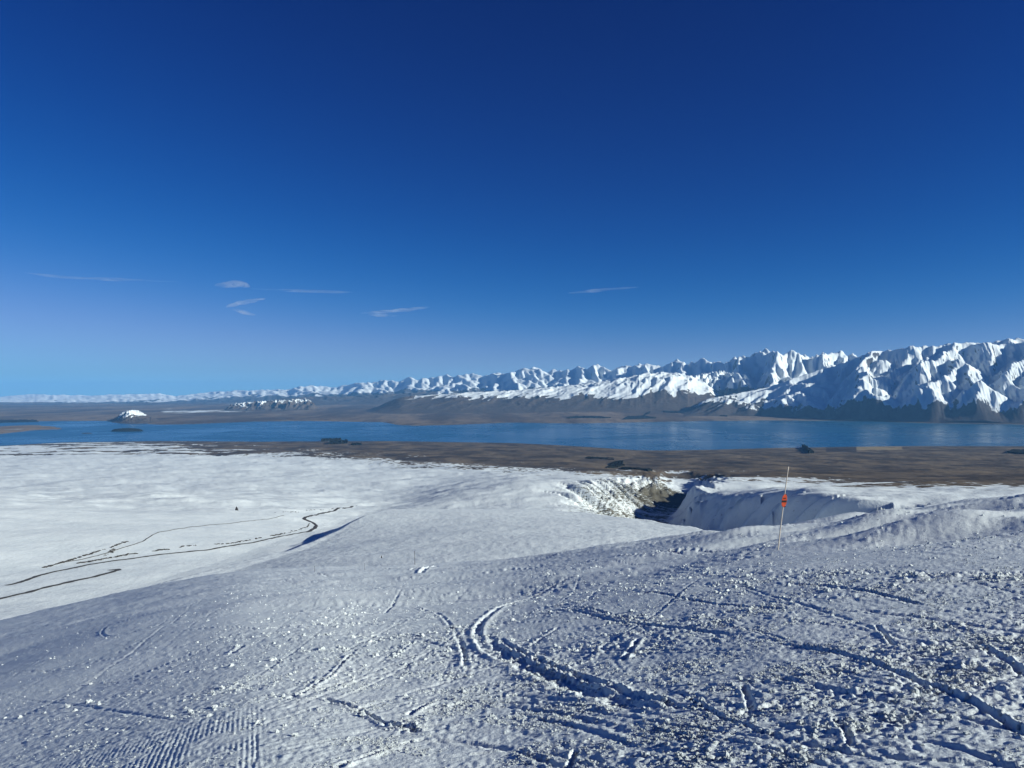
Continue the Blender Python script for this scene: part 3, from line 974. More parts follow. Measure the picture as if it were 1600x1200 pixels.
low_hills('snowy_hill', 'second rounded snowy hill tucked behind the first, under jagged peaks', 1060, 1240, 200,
          [1060, 1090, 1115, 1130, 1145, 1165, 1200, 1240],
          [596, 586, 581, 580, 583, 592, 603, 612], 26300, 24200, 28500, [(1060, 606), (1130, 610), (1240, 606)], 301, 0.30, 70, 9, 600, 1.35, 'hill', None, 0.3)

# --- the steep massif on the right
rc_px = [1020, 1060, 1100, 1150, 1200, 1240, 1295, 1335, 1357, 1385, 1400, 1427, 1462, 1490, 1520, 1545, 1582, 1600, 1700, 1850, 2100]
rc_py = [640, 632, 624, 615, 605, 591, 573, 561, 550, 548, 546, 541, 541, 536, 535.5, 535, 529, 530, 527, 534, 545]
rcrest = tab(rc_px, HOR - np.array(rc_py), 5)
pc = np.concatenate([np.linspace(1030, 1620, 560), np.linspace(1620, 2050, 80)[1:]])
tc = np.concatenate([np.linspace(0, 1, 220), np.linspace(1, 1.6, 24)[1:]])
PX, T = np.meshgrid(pc, tc)
foot = 600 * F / fs_fun(PX) + 150 + sstep(1330, 1130, PX) * 1500
YC = np.interp(PX, [1030, 1200, 1400, 1600, 2050], [21600, 21800, 21800, 21000, 20500])
D = foot + (YC - foot) * T
MX = (PX - 800) / F * D
base = np.minimum(z_far(PX, D), -560.0) - 15
s_ = D - YC                                     # distance in front of the crest (negative)
nxm, nym = 300, 150
yy_, xx_ = np.mgrid[0:nym, 0:nxm]
sk = np.zeros((nym, nxm), bool); sk[0] = True; sk[-1] = True
prof = np.clip(np.interp(yy_ / nym, [0, 0.1, 0.62, 0.80, 1.0], [0.6, 0.8, 1.1, 1.0, 0.5]), 0, 2)
HM = erode(nxm, nym, 60.0, 60.0, 20 * prof * (1 + 0.35 * fbm(xx_ / 30.0, yy_ / 30.0, 2, 451)), sk, 120, 452)
HM = HM / np.percentile(HM, 99.5)
q = MX - 0.64 * s_ + 120 * fbm(MX / 1800, D / 1800, 2, 401)
fy_ = np.where(T <= 1, 0.07 + T * 0.55, 0.62 + (T - 1) / 0.6 * 0.33) * (nym - 1)
rn = sample(HM, (q - 2600.0) / 54.0 % (nxm - 1.01), fy_)
rn = 0.93 * rn + 0.13 * sample(HM, mirror((q - 2600.0) / 54.0 * 2.6 + 61.0, nxm), mirror(fy_ * 2.3 + 30.0, nym)) * np.clip(0.3 + T, 0, 1)
main3 = np.clip(1 - np.abs(perlin(q / 210.0, D / 2200, 413)) * 2.0, 0, 1)
main4 = np.clip(1 - np.abs(perlin((MX - 0.3 * s_) / 85.0, D / 900, 415)) * 2.0, 0, 1)
tcl = np.clip(T, 0, 1)
low_w = np.sin(np.pi * np.clip(tcl ** 0.8, 0, 1)) ** 0.8
left_w = sstep(1400, 1250, PX)
Zm = base + 1700 * (0.52 * (0.8 * tcl ** 0.8 + 0.2 * tcl) + 0.50 * rn) * np.where(T > 1, 1 - 0.25 * (T - 1), 1)
Zm = base + (Zm - base) * sstep(-0.02, 0.10, T) ** 0.7
Zm = Zm - low_w * (22 * (1 - main3) + 18 * (1 - main4))
Zm = fit_crest(PX, D, Zm, rcrest(pc), base, 21)
edge = sstep(1030, 1110, PX)
Zm = base + (Zm - base) * edge
Vm = -Zm / D * F
nzv = normals_z(MX, D, Zm)
bt = np.interp(pc, [1030, 1150, 1200, 1260, 1320, 1400, 1500, 1600, 2050], [616, 626, 631, 634, 634, 632, 632, 634, 636])[None, :] - HOR
nv = fbm(q / 130, D / 2200, 4, 441)
snow = 1.45 * sstep(17, -19, Vm - bt + 7 * nv + 9 * fbm(MX / 420, D / 420, 4, 447))
snow = snow - 1.1 * sstep(0.72, 0.46, nzv) + 0.05
low = sstep(-6, 16, Vm - bt)
massif = grid_mesh('mountain_massif', MX, D, Zm, M_MASSIF, dict(snow=snow, low=low * 0.8))
tag(massif, 'steep snowy mountain with dark rocky spurs dropping to the lake on the right', 'mountain', kind='structure')

# ------------------------------------------------------------------ haze
hb = bpy.data.meshes.new('haze')
x0, x1, y0, y1, z0, z1 = -125000, 125000, -16000, 112000, -720, 1780
hv = [(x, y, z) for z in (z0, z1) for y in (y0, y1) for x in (x0, x1)]
hb.from_pydata(hv, [], [(0, 2, 3, 1), (4, 5, 7, 6), (0, 1, 5, 4), (2, 6, 7, 3), (0, 4, 6, 2), (1, 3, 7, 5)])
hm = bpy.data.materials.new('haze_air'); hm.use_nodes = True
ht = hm.node_tree; ht.nodes.clear()
out = ht.nodes.new('ShaderNodeOutputMaterial'); pv = ht.nodes.new('ShaderNodeVolumePrincipled')
pv.inputs['Color'].default_value = (0.20, 0.53, 1.0, 1)
pv.inputs['Density'].default_value = 1.05e-5
pv.inputs['Anisotropy'].default_value = 0.0
ht.links.new(pv.outputs[0], out.inputs['Volume'])
hb.materials.append(hm)
haze = bpy.data.objects.new('haze', hb); COL.objects.link(haze)
tag(haze, 'thin blue haze over the distant plain and mountains', 'haze', kind='stuff')

# ------------------------------------------------------------------ loose lumps of snow lying on the slope
def snow_lumps(name, n, r0, r1, smin, smax_, seed, label, floor=0.0):
    rg = np.random.default_rng(seed)
    inv = rg.uniform(1 / r1, 1 / r0, n * 6)
    rr = 1 / inv
    th = rg.uniform(R2(-36.5), R2(36.5), n * 6)
    x = rr * np.sin(th); y = rr * np.cos(th)
    ro = rough_at(x, y)
    cl = sstep(-0.15, 0.7, fbm(x / 0.8, y / 0.6, 3, seed) + 0.3 * fbm(x / 4, y / 3, 2, seed + 1))
    keep = rg.random(n * 6) < (np.clip(ro - 0.12, 0, 1.4) / 1.3) ** 1.5 * (0.06 + 0.94 * cl ** 1.5) * (0.5 + 0.5 * sstep(5, 9, rr)) + floor * cl * (0.25 + 0.75 * sstep(150, 650, col_of(x, y)))
    x, y, rr = x[keep][:n], y[keep][:n], rr[keep][:n]
    size = np.exp(rg.normal(-0.35, 0.62, len(x))) * np.interp(rr, [3, 12, 45], [smin, (smin + smax_) / 2, smax_])
    size = np.clip(size, 0.35 * smin, 3.6 * smin + 0.02 * (rr > 12))
    z = slope_z(x, y) - size * 0.10
    me = bpy.data.meshes.new(name)
    me.vertices.add(len(x)); me.vertices.foreach_set('co', np.stack([x, y, z], -1).astype(np.float32).ravel())
    at = me.attributes.new('size', 'FLOAT', 'POINT'); at.data.foreach_set('value', size.astype(np.float32))
    me.materials.append(M_PISTE)
    o = bpy.data.objects.new(name, me); COL.objects.link(o)
    ng = bpy.data.node_groups.new(name + '_nodes', 'GeometryNodeTree')
    ng.interface.new_socket('Geometry', in_out='INPUT', socket_type='NodeSocketGeometry')
    ng.interface.new_socket('Geometry', in_out='OUTPUT', socket_type='NodeSocketGeometry')
    gi = ng.nodes.new('NodeGroupInput'); go = ng.nodes.new('NodeGroupOutput')
    m2p = ng.nodes.new('GeometryNodeMeshToPoints')
    ng.links.new(gi.outputs[0], m2p.inputs['Mesh'])
    join = ng.nodes.new('GeometryNodeJoinGeometry')
    for k in range(4):
        ico = ng.nodes.new('GeometryNodeMeshIcoSphere'); ico.inputs['Radius'].default_value = 1.0; ico.inputs['Subdivisions'].default_value = 2
        pos = ng.nodes.new('GeometryNodeInputPosition')
        nz_ = ng.nodes.new('ShaderNodeTexNoise'); nz_.noise_dimensions = '4D'
        nz_.inputs['W'].default_value = 3.1 * k + seed; nz_.inputs['Scale'].default_value = 1.1; nz_.inputs['Detail'].default_value = 2
        sub = ng.nodes.new('ShaderNodeVectorMath'); sub.operation = 'SUBTRACT'; sub.inputs[1].default_value = (0.5, 0.5, 0.5)
        mul = ng.nodes.new('ShaderNodeVectorMath'); mul.operation = 'MULTIPLY'; mul.inputs[1].default_value = (2.4, 2.2, 1.8)
        sp = ng.nodes.new('GeometryNodeSetPosition'); smat = ng.nodes.new('GeometryNodeSetMaterial'); smat.inputs['Material'].default_value = M_PISTE
        ng.links.new(pos.outputs[0], nz_.inputs['Vector']); ng.links.new(nz_.outputs['Color'], sub.inputs[0])
        ng.links.new(sub.outputs[0], mul.inputs[0]); ng.links.new(ico.outputs[0], sp.inputs['Geometry'])
        ng.links.new(mul.outputs[0], sp.inputs['Offset']); ng.links.new(sp.outputs[0], smat.inputs['Geometry'])
        g2i = ng.nodes.new('GeometryNodeGeometryToInstance')
        ng.links.new(smat.outputs[0], g2i.inputs[0]); ng.links.new(g2i.outputs[0], join.inputs[0])
    inst = ng.nodes.new('GeometryNodeInstanceOnPoints')
    inst.inputs['Pick Instance'].default_value = True
    ng.links.new(m2p.outputs[0], inst.inputs['Points']); ng.links.new(join.outputs[0], inst.inputs['Instance'])
    rv = ng.nodes.new('FunctionNodeRandomValue'); rv.data_type = 'FLOAT_VECTOR'
    rv.inputs[0].default_value = (-3.1, -3.1, -3.1); rv.inputs[1].default_value = (3.1, 3.1, 3.1)
    e2r = ng.nodes.new('FunctionNodeEulerToRotation')
    ng.links.new(rv.outputs[0], e2r.inputs[0]); ng.links.new(e2r.outputs[0], inst.inputs['Rotation'])
    na_ = ng.nodes.new('GeometryNodeInputNamedAttribute'); na_.data_type = 'FLOAT'; na_.inputs['Name'].default_value = 'size'
    ng.links.new(na_.outputs[0], inst.inputs['Scale'])
    ng.links.new(inst.outputs[0], go.inputs[0])
    mod = o.modifiers.new('lumps', 'NODES'); mod.node_group = ng
    tag(o, label, 'snow lumps', kind='stuff')
    return o


snow_lumps('snow_lumps', 34000, 3.4, 60, 0.008, 0.030, 5, 'small loose lumps of chopped snow strewn over the ski slope')
snow_lumps('snow_crumbs', 95000, 3.6, 55, 0.0038, 0.013, 8, 'fine crumbs of snow sprinkled all over the ski slope', 0.34)

# ------------------------------------------------------------------ road, tracks and earth banks on the snowfield
M_ROAD = plain_mat('gravel_road_surface', (0.055, 0.055, 0.058), 0.9, 0.2, 0.3, 0.4)
M_EARTH = plain_mat('bare_earth', (0.050, 0.046, 0.042), 0.95, 0.1, 0.35, 1.5)
M_ROCK = plain_mat('dark_rock', (0.045, 0.044, 0.046), 0.9, 0.2, 0.4, 0.6)


def drape(pix, n):
    p = np.array([hit(a, b) for a, b in pix])
    return resample(p[:, :2], n)


def ribbon(name, pix, n, half, mat, label, cat, lift=0.55, taper=False, kind='structure', ends=1.0):
    c = drape(pix, n)
    t = np.gradient(c, axis=0); t /= np.linalg.norm(t, axis=1)[:, None] + 1e-9
    nrm = np.stack([-t[:, 1], t[:, 0]], 1)
    w = half * (0.85 + 0.3 * fbm(c[:, 0] / 14, c[:, 1] / 14, 2, 5))
    if taper: w = w * np.clip(np.minimum(np.arange(n), np.arange(n)[::-1]) / (0.12 * n), 0.05, 1)
    V = []
    for o in (-1.0, -0.4, 0.4, 1.0):
        q = c + nrm * (o * w)[:, None]
        V.append(np.stack([q[:, 0], q[:, 1], z_land(q[:, 0], q[:, 1]) + (lift if abs(o) < 0.9 else lift * 0.35)], 1))
    V = np.stack(V, 1)
    o = mesh_from(name, V.reshape(-1, 3), quads=grid_quads(n, 4), mat=mat)
    tag(o, label, cat, kind=kind)
    return o


ribbon('access_road', [(-30, 943), (0, 935), (40, 926), (100, 911), (150, 900.5), (176, 893.5), (188, 889.5)], 120, 2.9, M_ROAD,
       'narrow dark road on the snow at lower left, ending in a tight bend', 'road')
ribbon('road_bend', [(190, 888.5), (183, 889.2), (172, 890.2)], 24, 2.8, M_ROAD,
       'dark wedge of road at the tip of the lower hairpin bend', 'road')
ribbon('access_road', [(13, 913.5), (22, 912), (34, 909), (48, 904), (62, 899), (90, 892), (120, 886), (175, 876), (250, 866), (325, 859), (400, 846.5), (450, 836), (478, 830.5)],
       300, 2.6, M_ROAD, 'long thin dark road running across the snowfield at left, below the track', 'road')
ribbon('access_road', [(478, 831), (486, 829), (493, 825), (495.5, 820.5), (491, 816.5), (482, 813), (475.5, 810.5), (478, 808), (486, 805.5), (500, 802), (525, 797), (552, 790.5)],
       160, 3.8, M_ROAD, 'dark curving bend of road in the snow beside the snowy spur', 'road')
ribbon('track', [(70, 886), (115, 876), (160, 866), (225, 846), (250, 831), (320, 821), (400, 812.5), (445, 805)], 220, 0.8, M_EARTH,
       'faint broken dark track above the road on the left snowfield', 'track')

_rg = np.random.default_rng(3)
ICO_V = None


def ico():
    global ICO_V
    if ICO_V is None:
        import bmesh
        b = bmesh.new(); bmesh.ops.create_icosphere(b, subdivisions=1, radius=1.0)
        ICO_V = (np.array([v.co[:] for v in b.verts]), np.array([[v.index for v in f.verts] for f in b.faces]))
        b.free()
    return ICO_V


def blobs(name, pts, sx, sy, sz, mat, label, cat, seed, sink=0.25):
    v0, f0 = ico()
    rg = np.random.default_rng(seed)
    VV, FF = [], []
    for k, (x, y, z) in enumerate(pts):
        a = rg.uniform(0, 6.28); sc = rg.uniform(0.5, 1.5)
        v = v0 * (1 + rg.normal(0, 0.18, (len(v0), 1))) * np.array([sx, sy, sz]) * sc
        v = np.stack([v[:, 0] * math.cos(a) - v[:, 1] * math.sin(a), v[:, 0] * math.sin(a) + v[:, 1] * math.cos(a), v[:, 2]], 1)
        VV.append(v + np.array([x, y, z + sz * sc * sink])); FF.append(f0 + k * len(v0))
    o = mesh_from(name, np.concatenate(VV), tris=np.concatenate(FF), mat=mat, smooth=False)
    tag(o, label, cat, kind='stuff')
    return o


def along(pix, n, jit, gaps=0.35, seed=1):
    c = drape(pix, n); rg = np.random.default_rng(seed)
    keep = perlin(np.arange(n) / (n / 14.0), np.full(n, 0.5), seed) > -gaps
    c = c[keep] + rg.normal(0, jit, (int(keep.sum()), 2))
    return [(x, y, float(z_land(np.array([x]), np.array([y]))[0])) for x, y in c]


bank = along([(125, 879), (160, 873), (200, 866), (225, 863), (265, 857.5)], 120, 1.0, 0.35, 2)
bank += along([(280, 854), (320, 850), (360, 849), (400, 841.5), (430, 836), (455, 831)], 120, 1.2, 0.2, 3)
bank += along([(72, 886), (100, 878), (115, 873.5), (135, 867), (160, 859)], 90, 0.8, 0.5, 4)
bank += along([(165, 858), (185, 851), (205, 844)], 50, 1.0, 0.0, 5)
bank += along([(455, 831), (470, 827), (482, 822), (484, 818)], 40, 0.8, 0.4, 6)
bank += along([(430, 801), (470, 799), (520, 795), (560, 789.5)], 70, 1.0, 0.1, 7)
bank += along([(170, 868), (176, 861), (182, 857)], 24, 1.5, 0.2, 8)
bank += along([(5, 747), (60, 747), (120, 748), (165, 748)], 26, 3.0, -0.1, 9)
blobs('earth_bank', bank, 1.9, 1.0, 0.55, M_EARTH, 'broken line of dark earth and tussock showing along the road cuttings', 'earth bank', 12)

# ------------------------------------------------------------------ rocks standing on the snow
def rock(name, px, py, w, h, label, seed, lean=0.0):
    x, y, z = hit(px, py)
    v0, f0 = ico()
    rg = np.random.default_rng(seed)
    v = v0.copy() * (1 + rg.normal(0, 0.08, (len(v0), 1)))
    top = np.clip((v[:, 2] + 0.25) / 1.2, 0, 1)
    k = 1 - 0.86 * top
    v = np.stack([v[:, 0] * k * w / 2 - lean * top * w, v[:, 1] * k * w * 0.35, np.where(v[:, 2] > -0.3, top * h, -0.4 * h)], 1)
    o = mesh_from(name, v, tris=f0, mat=M_ROCK, smooth=False)
    o.location = (x, y, z)
    tag(o, label, 'rock')
    return o


x_, y_, _z = hit(371.5, 797)
rock('rock_outcrop', 371.5, 797, 8.0 * y_ / F, 6.5 * y_ / F, 'dark triangular rock standing alone on the white snowfield above the road', 21, 0.12)
x_, y_, _z = hit(597, 871)
rock('boulder', 597, 871, 3.2 * y_ / F, 4.2 * y_ / F, 'tiny dark stone alone on the smooth snow of the spur, left of the thin pole', 22)

# ------------------------------------------------------------------ plantations, other dark tree patches, dark canopies for a shaded scarp
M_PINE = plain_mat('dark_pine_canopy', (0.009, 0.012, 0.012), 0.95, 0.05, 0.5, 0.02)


def far_hit(px, py):
    d = np.linspace(11500, 60000, 6000)
    z = z_far(np.full_like(d, px), d)
    k = np.argmax((-z / d * F <= py - HOR) & (d > 14500))
    return (px - 800) / F * d[k], d[k], z[k]


def plantation(name, quad, h, label, near=False, nu=26, nv=5, seed=0):
    """A block of close-set trees: a ragged canopy over a four-cornered patch of ground, walls down to the ground."""
    P = np.array([(hit if near else far_hit)(a, b) for a, b in quad])
    rg = np.random.default_rng(seed)
    u = np.linspace(0, 1, nu)[:, None, None]; v = np.linspace(0, 1, nv)[None, :, None]
    g = (P[0] * (1 - u) + P[1] * u) * (1 - v) + (P[3] * (1 - u) + P[2] * u) * v
    g = g + 0
    sx = np.linalg.norm(P[1] - P[0]) / nu
    g[:, :, :2] += rg.normal(0, 0.25 * sx, (nu, nv, 2))
    top = g.copy(); top[:, :, 2] += h * rg.uniform(0.55, 1.1, (nu, nv))
    bot = g.copy(); bot[:, :, 2] -= 12
    V = np.concatenate([top.reshape(-1, 3), bot.reshape(-1, 3)])
    q = grid_quads(nu, nv)[:, ::-1].tolist()
    idx = lambda i, j, b: b * nu * nv + i * nv + j
    for i in range(nu - 1):
        q.append([idx(i, 0, 0), idx(i + 1, 0, 0), idx(i + 1, 0, 1), idx(i, 0, 1)])
        q.append([idx(i, nv - 1, 1), idx(i + 1, nv - 1, 1), idx(i + 1, nv - 1, 0), idx(i, nv - 1, 0)])
    for j in range(nv - 1):
        q.append([idx(0, j, 1), idx(0, j + 1, 1), idx(0, j + 1, 0), idx(0, j, 0)])
        q.append([idx(nu - 1, j, 0), idx(nu - 1, j + 1, 0), idx(nu - 1, j + 1, 1), idx(nu - 1, j, 1)])
    o = mesh_from(name, V, quads=q, mat=M_PINE, smooth=False)
    tag(o, label, 'trees', 'dark tree plantations', 'stuff')
    return o


PL = [
    ([(884, 653.8), (955, 653.2), (930, 651.2), (898, 651)], 24, 'dark wedge of trees by the far shore, middle of the lake'),
    ([(973, 655.6), (1026, 653.6), (1010, 650.6), (980, 651)], 24, 'dark block of trees on the far shore, right of the wedge-shaped one'),
    ([(1036, 644), (1137, 651), (1137, 647.6), (1036, 641)], 26, 'long dark shelterbelt slanting down to the right on the far shore'),
    ([(1030, 640), (1042, 639), (1040, 634), (1030, 634.5)], 22, 'small dark square of trees above the long shelterbelt'),
    ([(948, 643), (966, 641.5), (964, 638.2), (950, 639.5)], 20, 'small dark clump of trees inland, left of the shelterbelt'),
    ([(936, 632.2), (990, 632), (988, 630.6), (936, 630.8)], 18, 'thin dark line of trees under the rounded snowy hill'),
    ([(985, 642.6), (1000, 640), (1006, 635.6), (998, 637)], 18, 'thin diagonal dark line of trees beyond the lake'),
    ([(662, 643.6), (740, 642.4), (738, 640.4), (672, 640.2)], 20, 'pale bluish-dark patch of trees far left of the shelterbelt'),
    ([(1005, 650), (1014, 646.2), (1016, 643), (1010, 646)], 18, 'tiny dark row of trees joining two far-shore plantations'),
    ([(-10, 661), (60, 659.6), (58, 656.6), (-10, 657)], 22, 'dark hazy forest strip behind the brown spit at far left'),
]
for k, (q, h, lab) in enumerate(PL):
    plantation('pine_plantation', q, h, lab, seed=30 + k)
plantation('pine_plantation', [(502, 689.6), (533, 688.4), (534, 686.4), (503, 688)], 30, 'upper dark clump of trees on the near lake shore', True, 16, 3, 50)
plantation('pine_plantation', [(514, 694.2), (543, 692.8), (544, 690), (518, 691.2)], 32, 'lower dark clump of trees on the near lake shore', True, 16, 3, 51)
plantation('pine_plantation', [(549, 695.5), (566, 695.3), (565, 693.6), (551, 693.8)], 18, 'smallest dark clump near the lake shore, right of the other two', True, 10, 3, 52)
plantation('shelterbelt', [(1263, 708.6), (1271, 708.4), (1257, 698), (1252, 698)], 30, 'dark slanting shelterbelt on the brown flats by the near shore at right', True, 8, 12, 53)
plantation('shelterbelt', [(1575, 707), (1612, 712), (1612, 706), (1585, 703)], 18, 'dark patch of scrub at the right edge by the near shore', True, 12, 4, 54)
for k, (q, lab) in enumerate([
        ([(915, 716.4), (960, 718.4), (958, 715.6), (918, 714.2)], 'dark strip standing in for the shade of a gully edge on the brown flats, upper left piece'),
        ([(948, 731.5), (974, 727.5), (974, 719.6), (958, 721.5)], 'blue-black patch standing in for a shaded scarp in the middle of the brown flats'),
        ([(972, 732.8), (1012, 735.6), (1010, 733), (974, 730)], 'thin dark strip standing in for scarp shade, trailing right from the dark patch')]):
    plantation('scarp_shade', q, 6, lab, True, 18, 4, 60 + k)  # low dark canopies: the shade of a scarp put into colour

# ------------------------------------------------------------------ islands
def island(name, px, py, wpx, hpx, label, seed, mat):
    y = -LAKE * F / (py - HOR); x = (px - 800) / F * y
    a = wpx / F * y / 2; b = a * 0.55; h = hpx / F * y
    nr, ns = 9, 40
    rr = np.linspace(0, 1, nr)[:, None]; th = np.linspace(0, 2 * math.pi, ns, endpoint=False)[None, :]
    rg = np.random.default_rng(seed)
    ed = 1 + 0.12 * np.sin(2 * th + 1) + 0.08 * np.sin(5 * th + 2)
    X_ = x + a * rr * np.cos(th) * ed; Y_ = y + b * rr * np.sin(th) * ed
    Z_ = LAKE - 3 + (h + 3) * np.sqrt(np.clip(1 - rr ** 3, 0, 1)) * (1 + rg.uniform(-0.22, 0.12, (nr, ns)) * (rr < 0.98))
    o = grid_mesh(name, X_, Y_, Z_, mat, wrap=True)
    tag(o, label, 'island', kind='structure')


island('island', 200, 673.6, 44, 4.4, 'small dark wooded island in the lake on the left', 70, M_PINE)
island('shoal', 137, 677.2, 15, 0.9, 'tiny low bare shoal in the lake, left of the wooded island', 71, M_EARTH)

# ------------------------------------------------------------------ marker poles on the slope
def mat_flat(name, col, rough=0.6):
    return plain_mat(name, col, rough, 0.35, 0.12, 30.0)


M_POLE = mat_flat('pale_bamboo', (0.55, 0.50, 0.42))
M_DARKPOLE = mat_flat('dark_pole', (0.06, 0.055, 0.06))
M_ORANGE = mat_flat('orange_red_plate', (0.62, 0.085, 0.03), 0.5)
M_BLACK = mat_flat('black_print', (0.02, 0.012, 0.012), 0.6)


def slope_hit(px, py):
    u = (px - 800) / F
    d = np.exp(np.linspace(math.log(3.3), math.log(215), 4000))
    z = slope_z(u * d, d)
    k = np.argmax(-z / d * F <= py - HOR)
    return u * d[k], d[k], z[k]


def tube(name, p0, p1, r0, r1, mat, parent=None, seg=10, rings=14, bow=0.0, knots=0.0):
    p0 = np.array(p0, float); p1 = np.array(p1, float)
    V = []
    for i in range(rings + 1):
        t = i / rings
        c = p0 + (p1 - p0) * t + np.array([bow * math.sin(math.pi * t), 0, 0])
        r = (r0 + (r1 - r0) * t) * (1 + (knots if i % 3 == 0 else 0))
        for j in range(seg):
            a = 2 * math.pi * j / seg
            V.append(c + np.array([r * math.cos(a), r * math.sin(a), 0]))
    F_ = [[i * seg + j, i * seg + (j + 1) % seg, (i + 1) * seg + (j + 1) % seg, (i + 1) * seg + j] for i in range(rings) for j in range(seg)]
    F_.append(list(range(seg))[::-1]); F_.append([rings * seg + j for j in range(seg)])
    return mesh_from(name, V, faces=F_, mat=mat, parent=parent)


def plate(name, cx, cz, hw, hh, y0, y1, mat, parent, tilt, power=2.6, zlo=-1.0, zhi=1.0, n=36):
    """A rounded upright plate (or a band cut out of one) with real thickness, facing the camera."""
    pts = []
    for k in range(n):
        a = 2 * math.pi * k / n
        ca_, sa_ = math.cos(a), math.sin(a)
        x = math.copysign(abs(ca_) ** (2 / power), ca_); z = math.copysign(abs(sa_) ** (2 / power), sa_)
        z = min(max(z, zlo), zhi)
        lim = (1 - abs(z) ** power) ** (1 / power)
        x = max(-lim, min(lim, x))
        pts.append((cx + hw * x + tilt * hh * z, cz + hh * z))
    V = [(x, y0, z) for x, z in pts] + [(x, y1, z) for x, z in pts]
    F_ = [list(range(n)), [n + k for k in range(n)][::-1]] + [[k, n + k, n + (k + 1) % n, (k + 1) % n] for k in range(n)]
    return mesh_from(name, V, faces=F_, mat=mat, smooth=False, parent=parent)


bx, by, bz = slope_hit(1213, 858.5)
mp = bpy.data.objects.new('marker_pole', None); COL.objects.link(mp)
mp.location = (bx, by, bz)
tag(mp, 'tall leaning pale pole with an orange plate, standing on the slope at right', 'marker pole')
k_ = by / F
tx, tz = (1231 - 1213) * k_, (858.5 - 729) * k_
tube('pole', (-0.06 * tx, 0, -0.35), (tx, 0.0, tz), 0.018, 0.013, M_POLE, mp, bow=-0.012, knots=0.10, rings=18)
sx_, sz_ = (1223.6 - 1213) * k_, (858.5 - 781.5) * k_
sp_ = plate('sign_plate', sx_, sz_, 3.9 * k_, 9.6 * k_, -0.042, -0.026, M_ORANGE, mp, tx / tz, 2.4)
plate('black_band', sx_, sz_, 3.9 * k_ * 0.93, 9.6 * k_, -0.046, -0.0425, M_BLACK, sp_, tx / tz, 2.4, -0.27, 0.05)
plate('black_mark', sx_, sz_, 3.9 * k_ * 0.55, 9.6 * k_, -0.046, -0.0425, M_BLACK, sp_, tx / tz, 2.4, 0.30, 0.44)
tube('collar', (sx_ + 0.02, 0, sz_ - 10.3 * k_), (sx_ + 0.026, 0, sz_ - 9.0 * k_), 0.027, 0.027, M_BLACK, mp, rings=3)
tube('collar', (sx_ + 0.055, 0, sz_ + 8.6 * k_), (sx_ + 0.06, 0, sz_ + 9.9 * k_), 0.025, 0.025, M_BLACK, mp, rings=3)

for (px, py, top, lab) in [
        (649, 881, 861, 'thin dark pole at the slope edge beside the dug snow blocks'),
        (493, 892.5, 884, 'tiny thin pole at the slope edge, leftmost of the thin poles'),
        (571, 889.5, 880, 'tiny thin pole at the slope edge, between the other two thin ones')]:
    x, y, z = slope_hit(px, py)
    h = (py - top) * y / F
    r = 0.42 * y / F if px == 649 else 0.22 * y / F
    p = bpy.data.objects.new('thin_pole', None); COL.objects.link(p)
    p.location = (x, y, z)
    tag(p, lab, 'marker pole', 'thin marker poles along the slope edge')
    tube('pole', (0.004 * h, 0, -0.3), (-0.03 * h, 0, h), r, r * 0.8, M_DARKPOLE, p, seg=8, rings=6)
    tube('pole_cap', (-0.03 * h, 0, h), (-0.031 * h, 0, h + 0.05), r * 1.25, r * 1.1, M_DARKPOLE, p, seg=8, rings=2)

# ------------------------------------------------------------------ wisps of high cloud
cm_ = bpy.data.materials.new('thin_cloud'); cm_.use_nodes = True
ct = cm_.node_tree; ct.nodes.clear()
co_ = ct.nodes.new('ShaderNodeOutputMaterial'); cv_ = ct.nodes.new('ShaderNodeVolumePrincipled')
cv_.inputs['Color'].default_value = (0.95, 0.98, 1.0, 1)
ctc = ct.nodes.new('ShaderNodeTexCoord'); cmp_ = ct.nodes.new('ShaderNodeMapping'); cnz = ct.nodes.new('ShaderNodeTexNoise')
cmp_.inputs['Scale'].default_value = (0.00045, 0.0009, 0.004)
cnz.inputs['Scale'].default_value = 1.0; cnz.inputs['Detail'].default_value = 3; cnz.inputs['Distortion'].default_value = 0.8
cmr = ct.nodes.new('ShaderNodeMapRange')
cmr.inputs['From Min'].default_value = 0.38; cmr.inputs['From Max'].default_value = 0.68
cmr.inputs['To Min'].default_value = 1.5e-5; cmr.inputs['To Max'].default_value = 4.2e-4
ct.links.new(ctc.outputs['Object'], cmp_.inputs[0]); ct.links.new(cmp_.outputs[0], cnz.inputs['Vector'])
ct.links.new(cnz.outputs['Fac'], cmr.inputs['Value']); ct.links.new(cmr.outputs[0], cv_.inputs['Density'])
cv_.inputs['Anisotropy'].default_value = 0.2
ct.links.new(cv_.outputs[0], co_.inputs['Volume'])


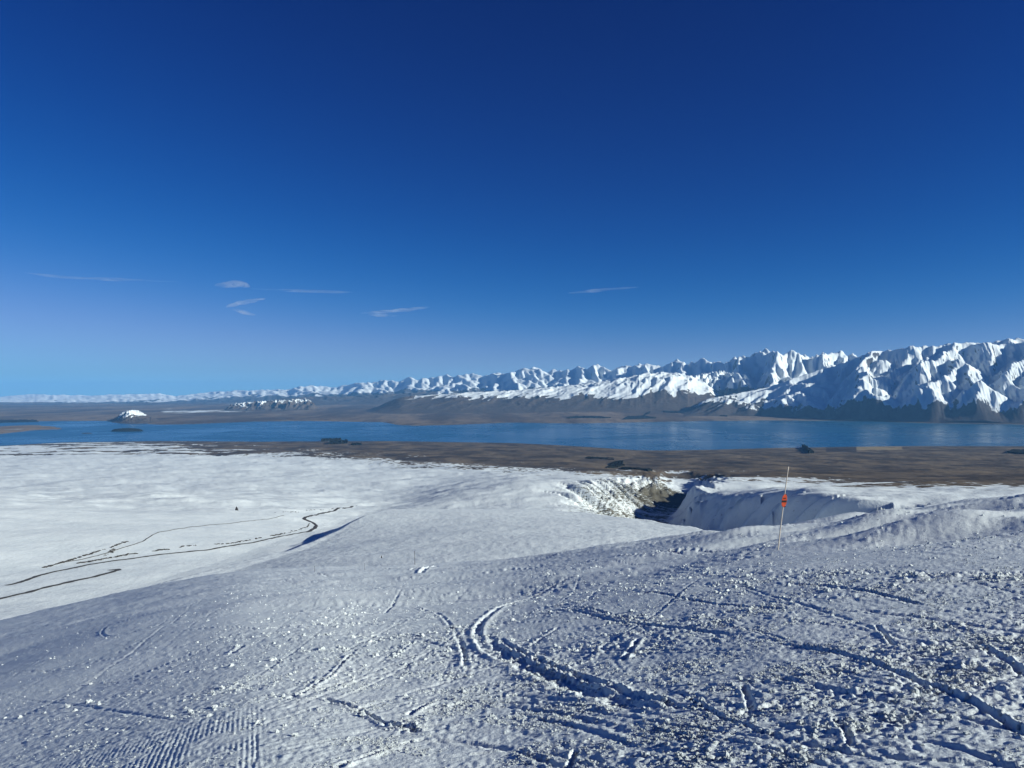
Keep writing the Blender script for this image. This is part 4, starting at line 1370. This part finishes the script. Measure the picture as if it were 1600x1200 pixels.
def wisp(name, pix, halfpx, depth, label, seed, alt=7000.0):
    n, seg = 44, 12
    p = resample(pix, n)
    rg = np.random.default_rng(seed)
    V = []
    cy_ = alt * F / (HOR - p[:, 1]); cx_ = (p[:, 0] - 800) / F * cy_
    tx_ = np.gradient(cx_); ty_ = np.gradient(cy_); ln = np.hypot(tx_, ty_); tx_, ty_ = tx_ / ln, ty_ / ln
    for i in range(n):
        t = i / (n - 1)
        env = (max(t * (1 - t), 0) * 4) ** 0.6 * (1 + 0.35 * float(perlin(np.array([t * 7.0]), np.array([0.4]), seed)[0])) + 0.02
        hz = np.interp(t, np.linspace(0, 1, len(halfpx)), halfpx) * cy_[i] / F * env
        for j in range(seg):
            a = 2 * math.pi * j / seg
            c_ = depth * env * math.cos(a)
            V.append((cx_[i] - ty_[i] * c_, cy_[i] + tx_[i] * c_, alt + hz * math.sin(a)))
    Fc = [[i * seg + j, i * seg + (j + 1) % seg, (i + 1) * seg + (j + 1) % seg, (i + 1) * seg + j] for i in range(n - 1) for j in range(seg)]
    Fc += [list(range(seg))[::-1], [(n - 1) * seg + j for j in range(seg)]]
    o = mesh_from(name, V, faces=Fc, mat=cm_)
    tag(o, label, 'cloud')
    return o


wisp('cloud_wisp', [(34, 425), (70, 430), (110, 433.5), (170, 436), (230, 438), (280, 440)], [2.5, 2.2, 1.8, 1.5], 420, 'long thin faint cloud streak high on the left', 1)
wisp('cloud_wisp', [(336, 447), (355, 445), (372, 443), (388, 449)], [3.5, 5.0, 4], 600, 'small faint puff of cloud above the zigzag wisp', 2)
wisp('cloud_wisp', [(385, 450), (430, 453), (490, 455), (565, 457)], [2.4, 2.0, 1.8], 380, 'faint streak trailing right from the small puff', 3)
wisp('cloud_wisp', [(352, 480), (375, 473), (395, 469.5), (414, 466)], [3.6, 3.2, 2.8, 2.2], 420, 'upper arm of the bright zigzag cloud wisp', 4)
wisp('cloud_wisp', [(362, 483), (372, 485), (384, 489), (399, 492.5)], [3.6, 3.4, 3.2, 2.6], 300, 'lower arm of the bright zigzag cloud wisp', 5)
wisp('cloud_wisp', [(562, 489.5), (595, 487.5), (630, 484.5), (672, 479)], [2.2, 2.6, 2.0, 1.4], 700, 'thin cloud wisp rising to the right, left of centre', 6)
wisp('cloud_wisp', [(575, 491.5), (600, 493), (625, 493)], [2.0, 2.4, 1.6], 420, 'short faint cloud smear just under the rising wisp', 7)
wisp('cloud_wisp', [(886, 458), (920, 455), (955, 451.5), (1000, 448)], [1.8, 2.6, 2.2, 1.4], 420, 'faint lone cloud streak right of centre', 8)
